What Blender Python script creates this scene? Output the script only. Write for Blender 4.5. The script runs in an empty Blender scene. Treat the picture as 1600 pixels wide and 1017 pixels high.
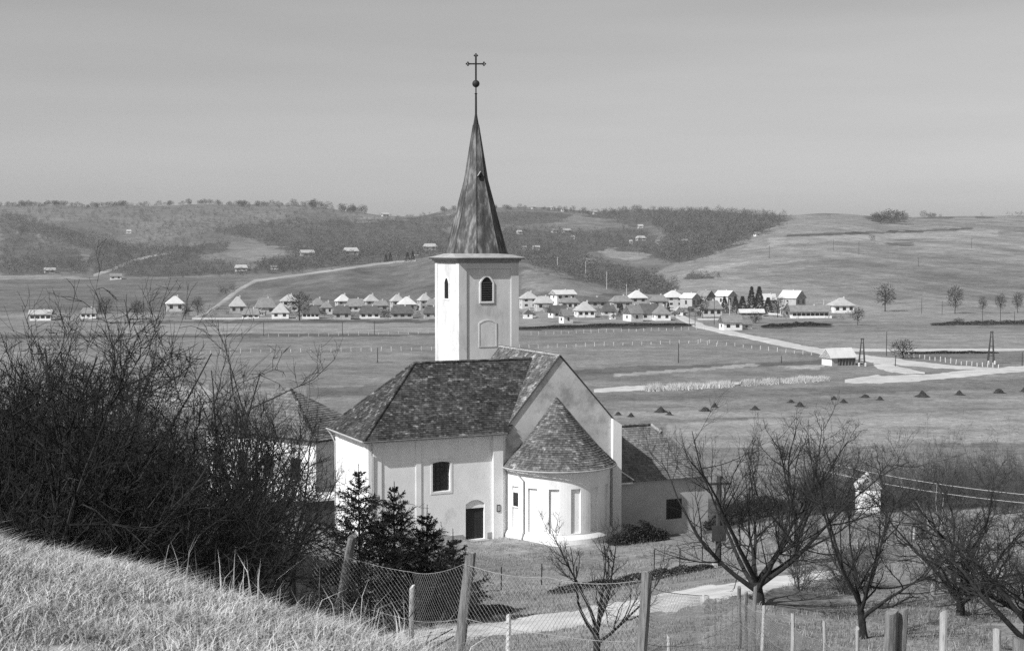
import bpy, math, random
import numpy as np
from mathutils import Vector, Matrix
from mathutils.bvhtree import BVHTree

# ------------------------------------------------------------------ camera, sky, sun, exposure
SC = bpy.context.scene
COL = SC.collection
F = 2222.0                       # focal length in pixels of a 1600 px wide picture
CX, CY, HOR = 800.0, 508.5, 390.0
P = math.atan((CY - HOR) / F)    # camera pitch
CAMZ = 32.0
cam_d = bpy.data.cameras.new('camera')
cam = bpy.data.objects.new('camera', cam_d)
COL.objects.link(cam)
cam.location = (0, 0, CAMZ)
cam.rotation_euler = (math.pi / 2 - P, 0, 0)
cam_d.sensor_fit = 'HORIZONTAL'
cam_d.sensor_width = 36.0
cam_d.lens = F / 1600 * 36.0
cam_d.clip_start = 0.1
cam_d.clip_end = 20000
cam_d.dof.use_dof = True
cam_d.dof.focus_distance = 92
cam_d.dof.aperture_fstop = 9
SC.camera = cam

SUN_EL = math.radians(42)
SH = Vector((-0.764, -0.645, 0)).normalized()
SUN = Vector((SH.x * math.cos(SUN_EL), SH.y * math.cos(SUN_EL), math.sin(SUN_EL)))
world = bpy.data.worlds.new('World')
SC.world = world
world.use_nodes = True
wt = world.node_tree
for n in list(wt.nodes):
    wt.nodes.remove(n)
w_out = wt.nodes.new('ShaderNodeOutputWorld')
w_bg = wt.nodes.new('ShaderNodeBackground')
w_sky = wt.nodes.new('ShaderNodeTexSky')
w_sky.sky_type = 'NISHITA'
w_sky.sun_disc = False
w_sky.sun_elevation = SUN_EL
w_sky.sun_rotation = math.atan2(SUN.x, SUN.y)
w_sky.altitude = 200
w_sky.air_density = 1.0
w_sky.dust_density = 1.25
w_sep = wt.nodes.new('ShaderNodeSeparateColor')
def w_math(op, a, b):
    n = wt.nodes.new('ShaderNodeMath'); n.operation = op
    for k, v in ((0, a), (1, b)):
        if hasattr(v, 'links'): wt.links.new(v, n.inputs[k])
        else: n.inputs[k].default_value = v
    return n.outputs[0]
wt.links.new(w_sky.outputs['Color'], w_sep.inputs['Color'])
grey = w_math('ADD', w_math('ADD', w_math('MULTIPLY', w_sep.outputs['Red'], 0.36), w_math('MULTIPLY', w_sep.outputs['Green'], 0.40)), w_math('MULTIPLY', w_sep.outputs['Blue'], 0.24))
# faint high streaks of cloud
w_tc = wt.nodes.new('ShaderNodeTexCoord'); w_mp = wt.nodes.new('ShaderNodeMapping'); w_mp.inputs['Scale'].default_value = (1.6, 1.6, 16.0)
w_nz = wt.nodes.new('ShaderNodeTexNoise'); w_nz.inputs['Scale'].default_value = 2.2; w_nz.inputs['Detail'].default_value = 6
wt.links.new(w_tc.outputs['Generated'], w_mp.inputs['Vector']); wt.links.new(w_mp.outputs['Vector'], w_nz.inputs['Vector'])
grey = w_math('MULTIPLY', grey, w_math('ADD', w_math('MULTIPLY', w_nz.outputs['Fac'], 0.22), 0.89))
wt.links.new(grey, w_bg.inputs['Color'])
w_bg.inputs['Strength'].default_value = 0.088
wt.links.new(w_bg.outputs['Background'], w_out.inputs['Surface'])

sun_d = bpy.data.lights.new('sun', 'SUN')
sun_d.energy = 5.0
sun_d.angle = math.radians(0.5)
sun_d.color = (1, 1, 1)          # black and white film
sun = bpy.data.objects.new('sun', sun_d)
COL.objects.link(sun)
sun.location = (-60, -40, 90)
sun.rotation_euler = (-SUN).to_track_quat('-Z', 'Y').to_euler()

SC.view_settings.view_transform = 'Standard'
SC.view_settings.look = 'None'
SC.view_settings.gamma = 1.0
SC.view_settings.use_curve_mapping = False
SC.view_settings.exposure = 0.3
SC.cycles.use_denoising = False
SC.cycles.max_bounces = 4
SC.cycles.diffuse_bounces = 2
SC.cycles.glossy_bounces = 2

# ------------------------------------------------------------------ helpers
RNG = np.random.default_rng(7)

def ray(px, py):
    x = (px - CX) / F
    yv = (CY - py) / F
    return np.array([x, math.cos(P) + yv * math.sin(P), -math.sin(P) + yv * math.cos(P)])

def at(px, py, Y):
    d = ray(px, py)
    return np.array([0, 0, CAMZ]) + d * (Y / d[1])

def project(x, y, z):
    dz = z - CAMZ
    f = y * math.cos(P) - dz * math.sin(P)
    u = y * math.sin(P) + dz * math.cos(P)
    f = np.maximum(f, 1e-3)
    return CX + F * x / f, CY - F * u / f

_h = np.random.default_rng(3).random((256, 256))
def vnoise(x, y, s=1.0):
    x = np.asarray(x) / s; y = np.asarray(y) / s
    xi = np.floor(x).astype(int); yi = np.floor(y).astype(int)
    fx = x - xi; fy = y - yi
    fx = fx * fx * (3 - 2 * fx); fy = fy * fy * (3 - 2 * fy)
    a = _h[xi & 255, yi & 255]; b = _h[(xi + 1) & 255, yi & 255]
    c = _h[xi & 255, (yi + 1) & 255]; d = _h[(xi + 1) & 255, (yi + 1) & 255]
    return (a * (1 - fx) + b * fx) * (1 - fy) + (c * (1 - fx) + d * fx) * fy

def fbm(x, y, s, o=4):
    t = 0; w = 1; n = 0
    for k in range(o):
        t = t + w * vnoise(x + 37.1 * k, y - 11.7 * k, s); n += w
        s *= 0.5; w *= 0.55
    return t / n

def npmesh(name, verts, quads=None, tris=None, mat=None, smooth=False, attr=None):
    me = bpy.data.meshes.new(name)
    verts = np.asarray(verts, dtype=np.float32).reshape(-1, 3)
    me.vertices.add(len(verts))
    me.vertices.foreach_set('co', verts.ravel())
    q = np.zeros((0, 4), int) if quads is None else np.asarray(quads, int).reshape(-1, 4)
    t = np.zeros((0, 3), int) if tris is None else np.asarray(tris, int).reshape(-1, 3)
    me.loops.add(q.size + t.size)
    me.loops.foreach_set('vertex_index', np.concatenate([q.ravel(), t.ravel()]).astype(np.int32))
    me.polygons.add(len(q) + len(t))
    st = np.concatenate([np.arange(len(q)) * 4, q.size + np.arange(len(t)) * 3]).astype(np.int32)
    me.polygons.foreach_set('loop_start', st)
    me.polygons.foreach_set('use_smooth', np.full(len(q) + len(t), bool(smooth)))
    me.update(calc_edges=True)
    if attr is not None:
        for k, a in attr.items():
            at_ = me.attributes.new(k, 'FLOAT', 'POINT')
            at_.data.foreach_set('value', np.asarray(a, np.float32))
    if mat:
        me.materials.append(mat)
    return me

def link(name, me, parent=None, loc=None, rotz=0.0, scale=None):
    o = bpy.data.objects.new(name, me)
    COL.objects.link(o)
    if parent is not None:
        o.parent = parent
    if loc is not None:
        o.location = [float(c) for c in loc]
    if rotz:
        o.rotation_euler = (0, 0, rotz)
    if scale is not None:
        o.scale = (scale,) * 3 if np.isscalar(scale) else scale
    return o

def tag(o, label=None, cat=None, group=None, kind=None):
    if label: o['label'] = label
    if cat: o['category'] = cat
    if group: o['group'] = group
    if kind: o['kind'] = kind
    return o

def thing(name, label, cat, loc=(0, 0, 0), rotz=0.0, group=None):
    o = link(name, None, None, loc, rotz)
    o.empty_display_size = 0.3
    return tag(o, label, cat, group)

def kids(o):
    return [c for c in COL.objects if c.parent == o]

_kidcache = {}
def dup(root, loc, rotz=0.0, scale=1.0, label=None, group=None):
    r = root.copy(); COL.objects.link(r)
    r.location = [float(c) for c in loc]; r.rotation_euler = (0, 0, rotz); r.scale = (scale,) * 3 if np.isscalar(scale) else scale
    if label: r['label'] = label
    if group: r['group'] = group
    if root.name not in _kidcache:
        _kidcache[root.name] = [(c, kids(c)) for c in kids(root)]
    for ch, gs in _kidcache[root.name]:
        c = ch.copy(); COL.objects.link(c); c.parent = r
        for g in gs:
            d = g.copy(); COL.objects.link(d); d.parent = c
    return r

class MB:
    def __init__(s):
        s.v = []; s.q = []; s.t = []
    def add(s, vs, qs=(), ts=()):
        n = len(s.v)
        s.v += [tuple(float(c) for c in v) for v in vs]
        s.q += [tuple(i + n for i in f) for f in qs]
        s.t += [tuple(i + n for i in f) for f in ts]
    def box(s, x0, x1, y0, y1, z0, z1):
        s.add([(x0, y0, z0), (x1, y0, z0), (x1, y1, z0), (x0, y1, z0), (x0, y0, z1), (x1, y0, z1), (x1, y1, z1), (x0, y1, z1)],
              [(0, 3, 2, 1), (4, 5, 6, 7), (0, 1, 5, 4), (1, 2, 6, 5), (2, 3, 7, 6), (3, 0, 4, 7)])
    def prism(s, poly, axis, c0, c1):
        # poly: 2-D outline; extruded along axis from c0 to c1 (fan faces, convex outlines)
        n = len(poly)
        def pt(p, c):
            return (c, p[0], p[1]) if axis == 'x' else (p[0], c, p[1]) if axis == 'y' else (p[0], p[1], c)
        vs = [pt(p, c0) for p in poly] + [pt(p, c1) for p in poly]
        qs = [(i, (i + 1) % n, n + (i + 1) % n, n + i) for i in range(n)]
        ts = [(0, i + 1, i) for i in range(1, n - 1)] + [(n, n + i, n + i + 1) for i in range(1, n - 1)]
        s.add(vs, qs, ts)
    def tube(s, pts, r, k=6, cap=True):
        pts = np.asarray(pts, float)
        rr = np.full(len(pts), r) if np.isscalar(r) else np.asarray(r)
        V, Q = tubes(pts[None], rr[None], k)
        ts = []
        if cap:
            n = len(pts)
            ts = [(0, i + 1, i) for i in range(1, k - 1)] + [((n - 1) * k, (n - 1) * k + i, (n - 1) * k + i + 1) for i in range(1, k - 1)]
        s.add(V, Q, ts)
    def lathe(s, prof, k=16, c=(0, 0), a0=0.0, a1=2 * math.pi):
        full = abs(a1 - a0 - 2 * math.pi) < 1e-6
        m = k if full else k + 1
        vs = []
        for r, z in prof:
            for i in range(m):
                a = a0 + (a1 - a0) * i / k
                vs.append((c[0] + r * math.cos(a), c[1] + r * math.sin(a), z))
        qs = []
        for j in range(len(prof) - 1):
            for i in range(k):
                i2 = (i + 1) % m
                qs.append((j * m + i, j * m + i2, (j + 1) * m + i2, (j + 1) * m + i))
        s.add(vs, qs)
    def mesh(s, name, mat, smooth=False):
        return npmesh(name, s.v, s.q, s.t, mat, smooth)
    def build(s, name, mat, parent=None, smooth=False, **k):
        return link(name, s.mesh(name, mat, smooth), parent, **k)

def tubes(Pt, R, k):
    # Pt (N, n, 3), R (N, n): returns verts, quads of N open tubes with k sides
    N, n, _ = Pt.shape
    T = np.gradient(Pt, axis=1)
    T /= np.linalg.norm(T, axis=2, keepdims=True) + 1e-9
    mean = T.mean(axis=1)
    ref = np.where(np.abs(mean[:, 2:3]) > 0.75, np.array([[1.0, 0.13, 0]]), np.array([[0.05, 0.1, 1.0]]))[:, None, :]
    A = np.cross(T, np.broadcast_to(ref, T.shape)); A /= np.linalg.norm(A, axis=2, keepdims=True) + 1e-9
    B = np.cross(T, A)
    ang = np.arange(k) * 2 * np.pi / k
    V = Pt[:, :, None, :] + R[:, :, None, None] * (np.cos(ang)[None, None, :, None] * A[:, :, None, :] + np.sin(ang)[None, None, :, None] * B[:, :, None, :])
    idx = np.arange(N * n * k).reshape(N, n, k)
    a = idx[:, :-1, :]; b = idx[:, 1:, :]
    Q = np.stack([a, np.roll(a, -1, 2), np.roll(b, -1, 2), b], -1).reshape(-1, 4)
    return V.reshape(-1, 3), Q

# ------------------------------------------------------------------ materials (the picture is black and white)
def g(v):
    return (v, v, v, 1)

def pm(name, lo, hi, scale=3.0, detail=6, rough=0.9, bump=0.0, bscale=None, island=0.0, stretch=None, blotch=None, spec=0.2, bstretch=None):
    """grey procedural material: noise between two tones, optional per-piece variation, blotches (tone, scale, cover) and relief"""
    m = bpy.data.materials.new(name)
    m.use_nodes = True
    nt = m.node_tree
    N = nt.nodes
    bs = N['Principled BSDF']
    bs.inputs['Roughness'].default_value = rough
    bs.inputs['Specular IOR Level'].default_value = spec
    tc = N.new('ShaderNodeTexCoord')
    vec = tc.outputs['Object']
    if stretch:
        mp = N.new('ShaderNodeMapping')
        mp.inputs['Scale'].default_value = stretch
        nt.links.new(vec, mp.inputs['Vector'])
        vec = mp.outputs['Vector']
    nz = N.new('ShaderNodeTexNoise')
    nz.inputs['Scale'].default_value = scale
    nz.inputs['Detail'].default_value = detail
    nz.inputs['Roughness'].default_value = 0.62
    nt.links.new(vec, nz.inputs['Vector'])
    mr = N.new('ShaderNodeMapRange')
    mr.inputs['From Min'].default_value = 0.3
    mr.inputs['From Max'].default_value = 0.7
    mr.inputs['To Min'].default_value = lo
    mr.inputs['To Max'].default_value = hi
    nt.links.new(nz.outputs['Fac'], mr.inputs['Value'])
    val = mr.outputs['Result']
    if blotch:
        tone, bs_, cover = blotch
        n2 = N.new('ShaderNodeTexNoise')
        n2.inputs['Scale'].default_value = bs_
        n2.inputs['Detail'].default_value = 7
        n2.inputs['Roughness'].default_value = 0.7
        if bstretch:
            m2 = N.new('ShaderNodeMapping'); m2.inputs['Scale'].default_value = bstretch
            nt.links.new(tc.outputs['Object'], m2.inputs['Vector']); nt.links.new(m2.outputs['Vector'], n2.inputs['Vector'])
        else:
            nt.links.new(vec, n2.inputs['Vector'])
        r2 = N.new('ShaderNodeMapRange')
        r2.inputs['From Min'].default_value = 1 - cover - 0.06
        r2.inputs['From Max'].default_value = 1 - cover + 0.10
        nt.links.new(n2.outputs['Fac'], r2.inputs['Value'])
        mx = N.new('ShaderNodeMix')
        mx.data_type = 'FLOAT'
        nt.links.new(r2.outputs['Result'], mx.inputs[0])
        nt.links.new(val, mx.inputs[2])
        mx.inputs[3].default_value = tone
        val = mx.outputs[0]
    if island:
        ge = N.new('ShaderNodeNewGeometry')
        r3 = N.new('ShaderNodeMapRange')
        r3.inputs['To Min'].default_value = 1 - island
        r3.inputs['To Max'].default_value = 1 + island
        nt.links.new(ge.outputs['Random Per Island'], r3.inputs['Value'])
        mu = N.new('ShaderNodeMath'); mu.operation = 'MULTIPLY'
        nt.links.new(val, mu.inputs[0]); nt.links.new(r3.outputs['Result'], mu.inputs[1])
        val = mu.outputs[0]
    nt.links.new(val, bs.inputs['Base Color'])
    if bump:
        n3 = N.new('ShaderNodeTexNoise')
        n3.inputs['Scale'].default_value = bscale or scale * 4
        n3.inputs['Detail'].default_value = 5
        nt.links.new(vec, n3.inputs['Vector'])
        bp = N.new('ShaderNodeBump')
        bp.inputs['Strength'].default_value = bump
        bp.inputs['Distance'].default_value = 0.03
        nt.links.new(n3.outputs['Fac'], bp.inputs['Height'])
        nt.links.new(bp.outputs['Normal'], bs.inputs['Normal'])
    return m

M = {}
M['plaster'] = pm('limewashed_plaster', 0.70, 0.84, 0.9, 8, 0.92, 0.10, 6, stretch=(1, 1, 0.55), blotch=(0.55, 0.6, 0.38))
M['tower_plaster'] = pm('weathered_tower_plaster', 0.50, 0.68, 0.8, 8, 0.92, 0.12, 6, stretch=(1, 1, 0.45), blotch=(0.42, 0.7, 0.42))
M['gable_plaster'] = pm('stained_gable_plaster', 0.42, 0.60, 0.7, 8, 0.92, 0.12, 6, blotch=(0.30, 0.6, 0.46))
M['annex_plaster'] = pm('dirty_annex_plaster', 0.38, 0.50, 0.8, 8, 0.92, 0.12, 6, blotch=(0.62, 0.5, 0.36))
M['plinth'] = pm('damp_plinth_plaster', 0.26, 0.40, 1.5, 7, 0.95, 0.3, 8)
M['tile'] = pm('old_clay_roof_tile', 0.028, 0.075, 0.6, 7, 0.95, 0.2, 20, island=0.45, blotch=(0.29, 2.2, 0.395), bstretch=(0.6, 1.0, 1.8), spec=0.05)
M['gutter_dark'] = pm('rusty_gutter', 0.09, 0.18, 3, 5, 0.8)
M['apse_tile'] = pm('apse_clay_roof_tile', 0.065, 0.12, 0.9, 6, 0.9, 0.2, 20, island=0.45, blotch=(0.32, 1.2, 0.43), bstretch=(1.0, 1.0, 1.6))
M['annex_tile'] = pm('annex_roof_tile', 0.11, 0.20, 0.7, 6, 0.9, 0.2, 20, island=0.3)
M['house_tile'] = pm('house_roof_tile', 0.09, 0.17, 0.7, 6, 0.9, 0.2, 20, island=0.3)
M['deck'] = pm('roof_underlay', 0.03, 0.05, 2)
M['mortar'] = pm('ridge_mortar', 0.22, 0.45, 3, 6)
M['spire'] = pm('weathered_spire_sheet', 0.035, 0.15, 2.6, 10, 0.9, 0.35, 9, stretch=(1, 1, 0.2), blotch=(0.24, 2.6, 0.43), spec=0.02)
M['skirt'] = pm('spire_skirt_sheet', 0.22, 0.36, 2.0, 7, 0.8)
M['iron'] = pm('dark_iron', 0.015, 0.03, 6, 4, 0.6)
M['gutter'] = pm('zinc_gutter', 0.28, 0.42, 3, 5, 0.6)
M['wood_dark'] = pm('dark_wood', 0.018, 0.035, 3, 6, 0.8, 0.3, 9, stretch=(6, 6, 0.8))
M['dark'] = pm('dark_opening', 0.008, 0.014, 3, 3, 0.9)
M['glass'] = pm('dark_window_glass', 0.012, 0.022, 1.5, 3, 0.15, spec=0.5)
M['trim'] = pm('white_trim', 0.68, 0.80, 2, 6)
M['bark'] = pm('dark_bark', 0.012, 0.035, 9, 6, 0.95, 0.5, 30)
M['bark_pale'] = pm('pale_bark', 0.16, 0.34, 5, 6, 0.9, 0.3, 30)
M['twig'] = pm('dark_twig', 0.014, 0.034, 3, 4, 0.95)
M['twig_thicket'] = pm('thicket_twig', 0.008, 0.030, 1.2, 5, 0.95, island=0.5)
M['twig_grey'] = pm('grey_twig', 0.05, 0.10, 2, 4, 0.95)
M['needle'] = pm('spruce_needles', 0.010, 0.028, 2, 4, 0.8, island=0.5)
M['hedge'] = pm('evergreen_hedge_leaf', 0.015, 0.045, 2, 4, 0.85, island=0.5)
M['wood_far'] = pm('far_bare_wood', 0.055, 0.13, 0.03, 4, 0.95, island=0.5)
M['post'] = pm('weathered_fence_wood', 0.10, 0.26, 4, 8, 0.9, 0.6, 14, stretch=(9, 9, 0.7), blotch=(0.08, 3, 0.38))
M['concrete'] = pm('concrete_post', 0.42, 0.60, 5, 6, 0.9, 0.3, 30)
M['stake_grey'] = pm('grey_stake', 0.24, 0.42, 4, 6, 0.9, 0.3, 20, stretch=(6, 6, 0.8), blotch=(0.10, 3, 0.36))
M['wire'] = pm('galvanised_wire', 0.22, 0.34, 8, 3, 0.6)
M['blade'] = pm('dry_grass_blade', 0.22, 0.52, 2.2, 5, 0.9, island=0.5)
M['blade_mid'] = pm('meadow_grass_blade', 0.13, 0.26, 0.25, 5, 0.9, island=0.45)
M['reed'] = pm('pale_reed', 0.36, 0.58, 0.1, 5, 0.9, island=0.35)
M['path'] = pm('gravel_path', 0.36, 0.60, 0.6, 9, 0.95, 0.3, 5)
M['road'] = pm('pale_dirt_road', 0.34, 0.52, 0.12, 9, 0.95, blotch=(0.24, 0.35, 0.40))
M['track'] = pm('dull_field_track', 0.20, 0.34, 0.05, 9, 0.95)
M['heap'] = pm('dark_manure_heap', 0.018, 0.045, 2, 6, 0.95, 0.8, 5)
for k, (a, b) in {'pale': (0.30, 0.42), 'mid': (0.15, 0.24), 'dark': (0.06, 0.11), 'bright': (0.46, 0.58)}.items():
    M['roof_' + k] = pm('village_roof_' + k, a, b, 0.6, 6, 0.85, 0.3, 4)
for k, (a, b) in {'white': (0.66, 0.80), 'grey': (0.30, 0.42), 'mid': (0.44, 0.58), 'timber': (0.07, 0.13)}.items():
    M['wall_' + k] = pm('village_wall_' + k, a, b, 0.5, 6, 0.9)

# ------------------------------------------------------------------ terrain
ctl = []
def cp(px, Y, z=None, py=None):
    u = (px - CX) / F
    if py is not None:
        z = at(px, py, Y)[2]
    ctl.append((u, math.log(Y), z))
# camera hill and its crest
for px, py, Y in [(0, 1017, 7.2), (0, 868, 13.0), (200, 1017, 7.2), (200, 905, 11.5), (400, 1017, 7.2), (400, 957, 9.8),
                  (520, 1022, 7.4), (520, 990, 9.0), (640, 1030, 8.2), (-250, 828, 14.5), (-250, 1017, 7.2)]:
    cp(px, Y, py=py)
for px, Y, z in [(px_, y_, 30.25 - 0.05 * y_) for px_ in (-1500, -600, 0, 800, 1600, 3100) for y_ in (0.5, 1.2, 2.5)] + [(800, 4, 30.0), (1000, 6, 29.4), (800, 8, 29.3), (1400, 6, 29.2), (0, 4, 30.1),
                 (735, 18, 26.3), (1000, 15, 26.5), (1400, 14, 26.2), (1600, 13, 26.4), (860, 26, 23.3), (1150, 25, 23.9),
                 (-250, 19, 27.2), (0, 18, 27.0), (200, 16.5, 27.0), (400, 15, 27.0), (520, 14, 27.2), (640, 14, 27.4), (640, 20, 25.6),
                 (-300, 24, 22.6), (0, 24, 21.8), (300, 25, 21.8), (520, 27, 22.6), (640, 32, 22.0),
                 (-300, 50, 15.8), (0, 50, 15.4), (300, 50, 15.8), (520, 50, 17.8),
                 (-300, 90, 11.5), (0, 90, 12.0), (300, 90, 12.9),
                 (-1400, 12, 29.3), (-1400, 50, 17), (-1400, 100, 10), (3000, 12, 27), (3000, 50, 20), (3000, 100, 15)]:
    cp(px, Y, z)
for px, py, Y in [(640, 996, 46), (760, 990, 46), (900, 975, 47), (900, 1020, 40), (1050, 950, 48), (1150, 925, 50), (1150, 1000, 39), (860, 920, 64), (860, 880, 79),
                  (640, 945, 56), (1150, 868, 75), (1250, 900, 58), (1300, 1000, 40), (1450, 1010, 38), (1450, 900, 58), (1340, 800, 92), (1500, 800, 92),
                  (1650, 1000, 38), (1650, 880, 62), (1650, 790, 95), (1900, 860, 66)]:
    cp(px, Y, py=py)
for px, Y, z in [(500, 88, 13.3), (560, 87, 13.3), (743, 90, 13.3), (870, 89, 13.15), (960, 92, 12.9), (1050, 97, 12.4), (1110, 100, 12.2), (650, 108, 13), (800, 112, 12.6), (900, 112, 12.2),
                 (450, 104, 13.3), (-300, 150, 3), (0, 150, 3.5), (300, 150, 4), (600, 150, 4.5), (900, 150, 4.2), (1200, 140, 5.2), (1500, 140, 6), (1900, 140, 6),
                 (1200, 115, 10.5), (1500, 115, 11.5)]:
    cp(px, Y, z)
for px in (-1400, -300, 0, 200, 400, 600, 800, 1000, 1200, 1400, 1600, 1900, 3000):
    for Y, z in ((205, 0.3), (260, 0), (340, 0), (450, 0), (560, 0), (680, 0)):
        cp(px, Y, z)
for px, py, Y in [(-300, 437, 1000), (-300, 400, 1250), (-300, 355, 1600), (-300, 324, 1900),
                  (0, 437, 980), (0, 400, 1250), (0, 352, 1600), (0, 323, 1900),
                  (200, 432, 1000), (200, 400, 1250), (200, 360, 1550), (200, 321, 1900), (100, 322, 1900), (300, 319, 1900),
                  (400, 433, 980), (400, 400, 1200), (400, 360, 1550), (400, 322, 1900), (480, 323, 1900),
                  (550, 422, 960), (550, 400, 1200), (550, 362, 1600), (560, 331, 1900), (620, 337, 1950), (660, 336, 1950),
                  (700, 405, 980), (700, 392, 1200), (700, 355, 1650), (700, 328, 1900), (800, 326, 1900),
                  (850, 426, 930), (850, 402, 1150), (850, 352, 1650), (860, 326, 1920),
                  (1000, 462, 850), (1000, 440, 980), (1000, 392, 1350), (1000, 352, 1700), (1000, 328, 1900),
                  (1100, 452, 880), (1100, 410, 1120), (1100, 365, 1500), (1100, 329, 1850),
                  (1220, 450, 880), (1220, 400, 1120), (1220, 336, 1750), (1300, 333, 1750),
                  (1400, 468, 800), (1400, 430, 930), (1400, 385, 1200), (1400, 338, 1750), (1500, 338, 1750),
                  (1600, 478, 760), (1600, 440, 880), (1600, 390, 1150), (1600, 338, 1750),
                  (1900, 478, 760), (1900, 440, 880), (1900, 390, 1150), (1900, 336, 1750)]:
    cp(px, Y, py=py)
for px in (200, 400, 600, 800):
    cp(px, 800, 2.0)
for px in (-1400, 3000):
    for Y, z in ((1000, 14), (1300, 35), (1800, 85)):
        cp(px, Y, z)
for px in (-1400, -300, 200, 600, 1000, 1300, 1600, 1900, 3000):
    cp(px, 2600, 55); cp(px, 6500, 20)
ctl = np.array(ctl)
UC, VC = 6.0, 1.0
def _tps_k(A, B):
    d2 = ((A[:, None, 0] - B[None, :, 0]) * UC) ** 2 + ((A[:, None, 1] - B[None, :, 1]) * VC) ** 2
    return 0.5 * d2 * np.log(d2 + 1e-12)
_n = len(ctl)
_K = _tps_k(ctl, ctl) + np.eye(_n) * 1e-4
_Pm = np.column_stack([np.ones(_n), ctl[:, 0] * UC, ctl[:, 1] * VC])
_A = np.block([[_K, _Pm], [_Pm.T, np.zeros((3, 3))]])
_W = np.linalg.solve(_A, np.concatenate([ctl[:, 2], np.zeros(3)]))
def tps(u, v):
    u = np.asarray(u, float).ravel(); v = np.asarray(v, float).ravel()
    out = np.empty(len(u))
    for i in range(0, len(u), 20000):
        a = np.column_stack([u[i:i + 20000], v[i:i + 20000]])
        out[i:i + 20000] = _tps_k(a, ctl) @ _W[:_n] + _W[_n] + a[:, 0] * UC * _W[_n + 1] + a[:, 1] * VC * _W[_n + 2]
    return out
def ground_np(x, y):
    x = np.asarray(x, float); y = np.asarray(y, float)
    yy = np.maximum(y, 0.5)
    sh = yy.shape
    z = tps(np.clip(x / yy, -1.05, 1.05), np.log(yy)).reshape(sh)
    s = np.clip((yy - 850) / 500, 0, 1)
    z = z + (fbm(x, y, 160, 4) - 0.5) * 10 * s * np.clip((2300 - yy) / 500, 0, 1) * 0.7
    near = np.clip((90 - yy) / 60, 0, 1)
    z = z + (fbm(x, y, 1.3, 3) - 0.5) * 0.12 * near + (fbm(x, y, 9, 2) - 0.5) * 0.25 * np.clip((yy - 25) / 30, 0, 1) * np.clip((300 - yy) / 100, 0, 1)
    return z

us = np.concatenate([np.linspace(-1.05, -0.44, 26)[:-1], np.linspace(-0.44, 0.44, 540), np.linspace(0.44, 1.05, 26)[1:]])
ys = np.concatenate([np.geomspace(0.5, 5, 14)[:-1], np.geomspace(5, 60, 120)[:-1], np.geomspace(60, 200, 70)[:-1],
                     np.geomspace(200, 800, 150)[:-1], np.geomspace(800, 2100, 150)[:-1], np.geomspace(2100, 6500, 14)])
UU, YY = np.meshgrid(us, ys)
XX = UU * YY
ZZ = ground_np(XX, YY)
nr, nc = UU.shape
GV = np.stack([XX, YY, ZZ], -1).reshape(-1, 3)
ii = np.arange(nr * nc).reshape(nr, nc)
GQ = np.stack([ii[:-1, :-1], ii[:-1, 1:], ii[1:, 1:], ii[1:, :-1]], -1).reshape(-1, 4)

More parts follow.
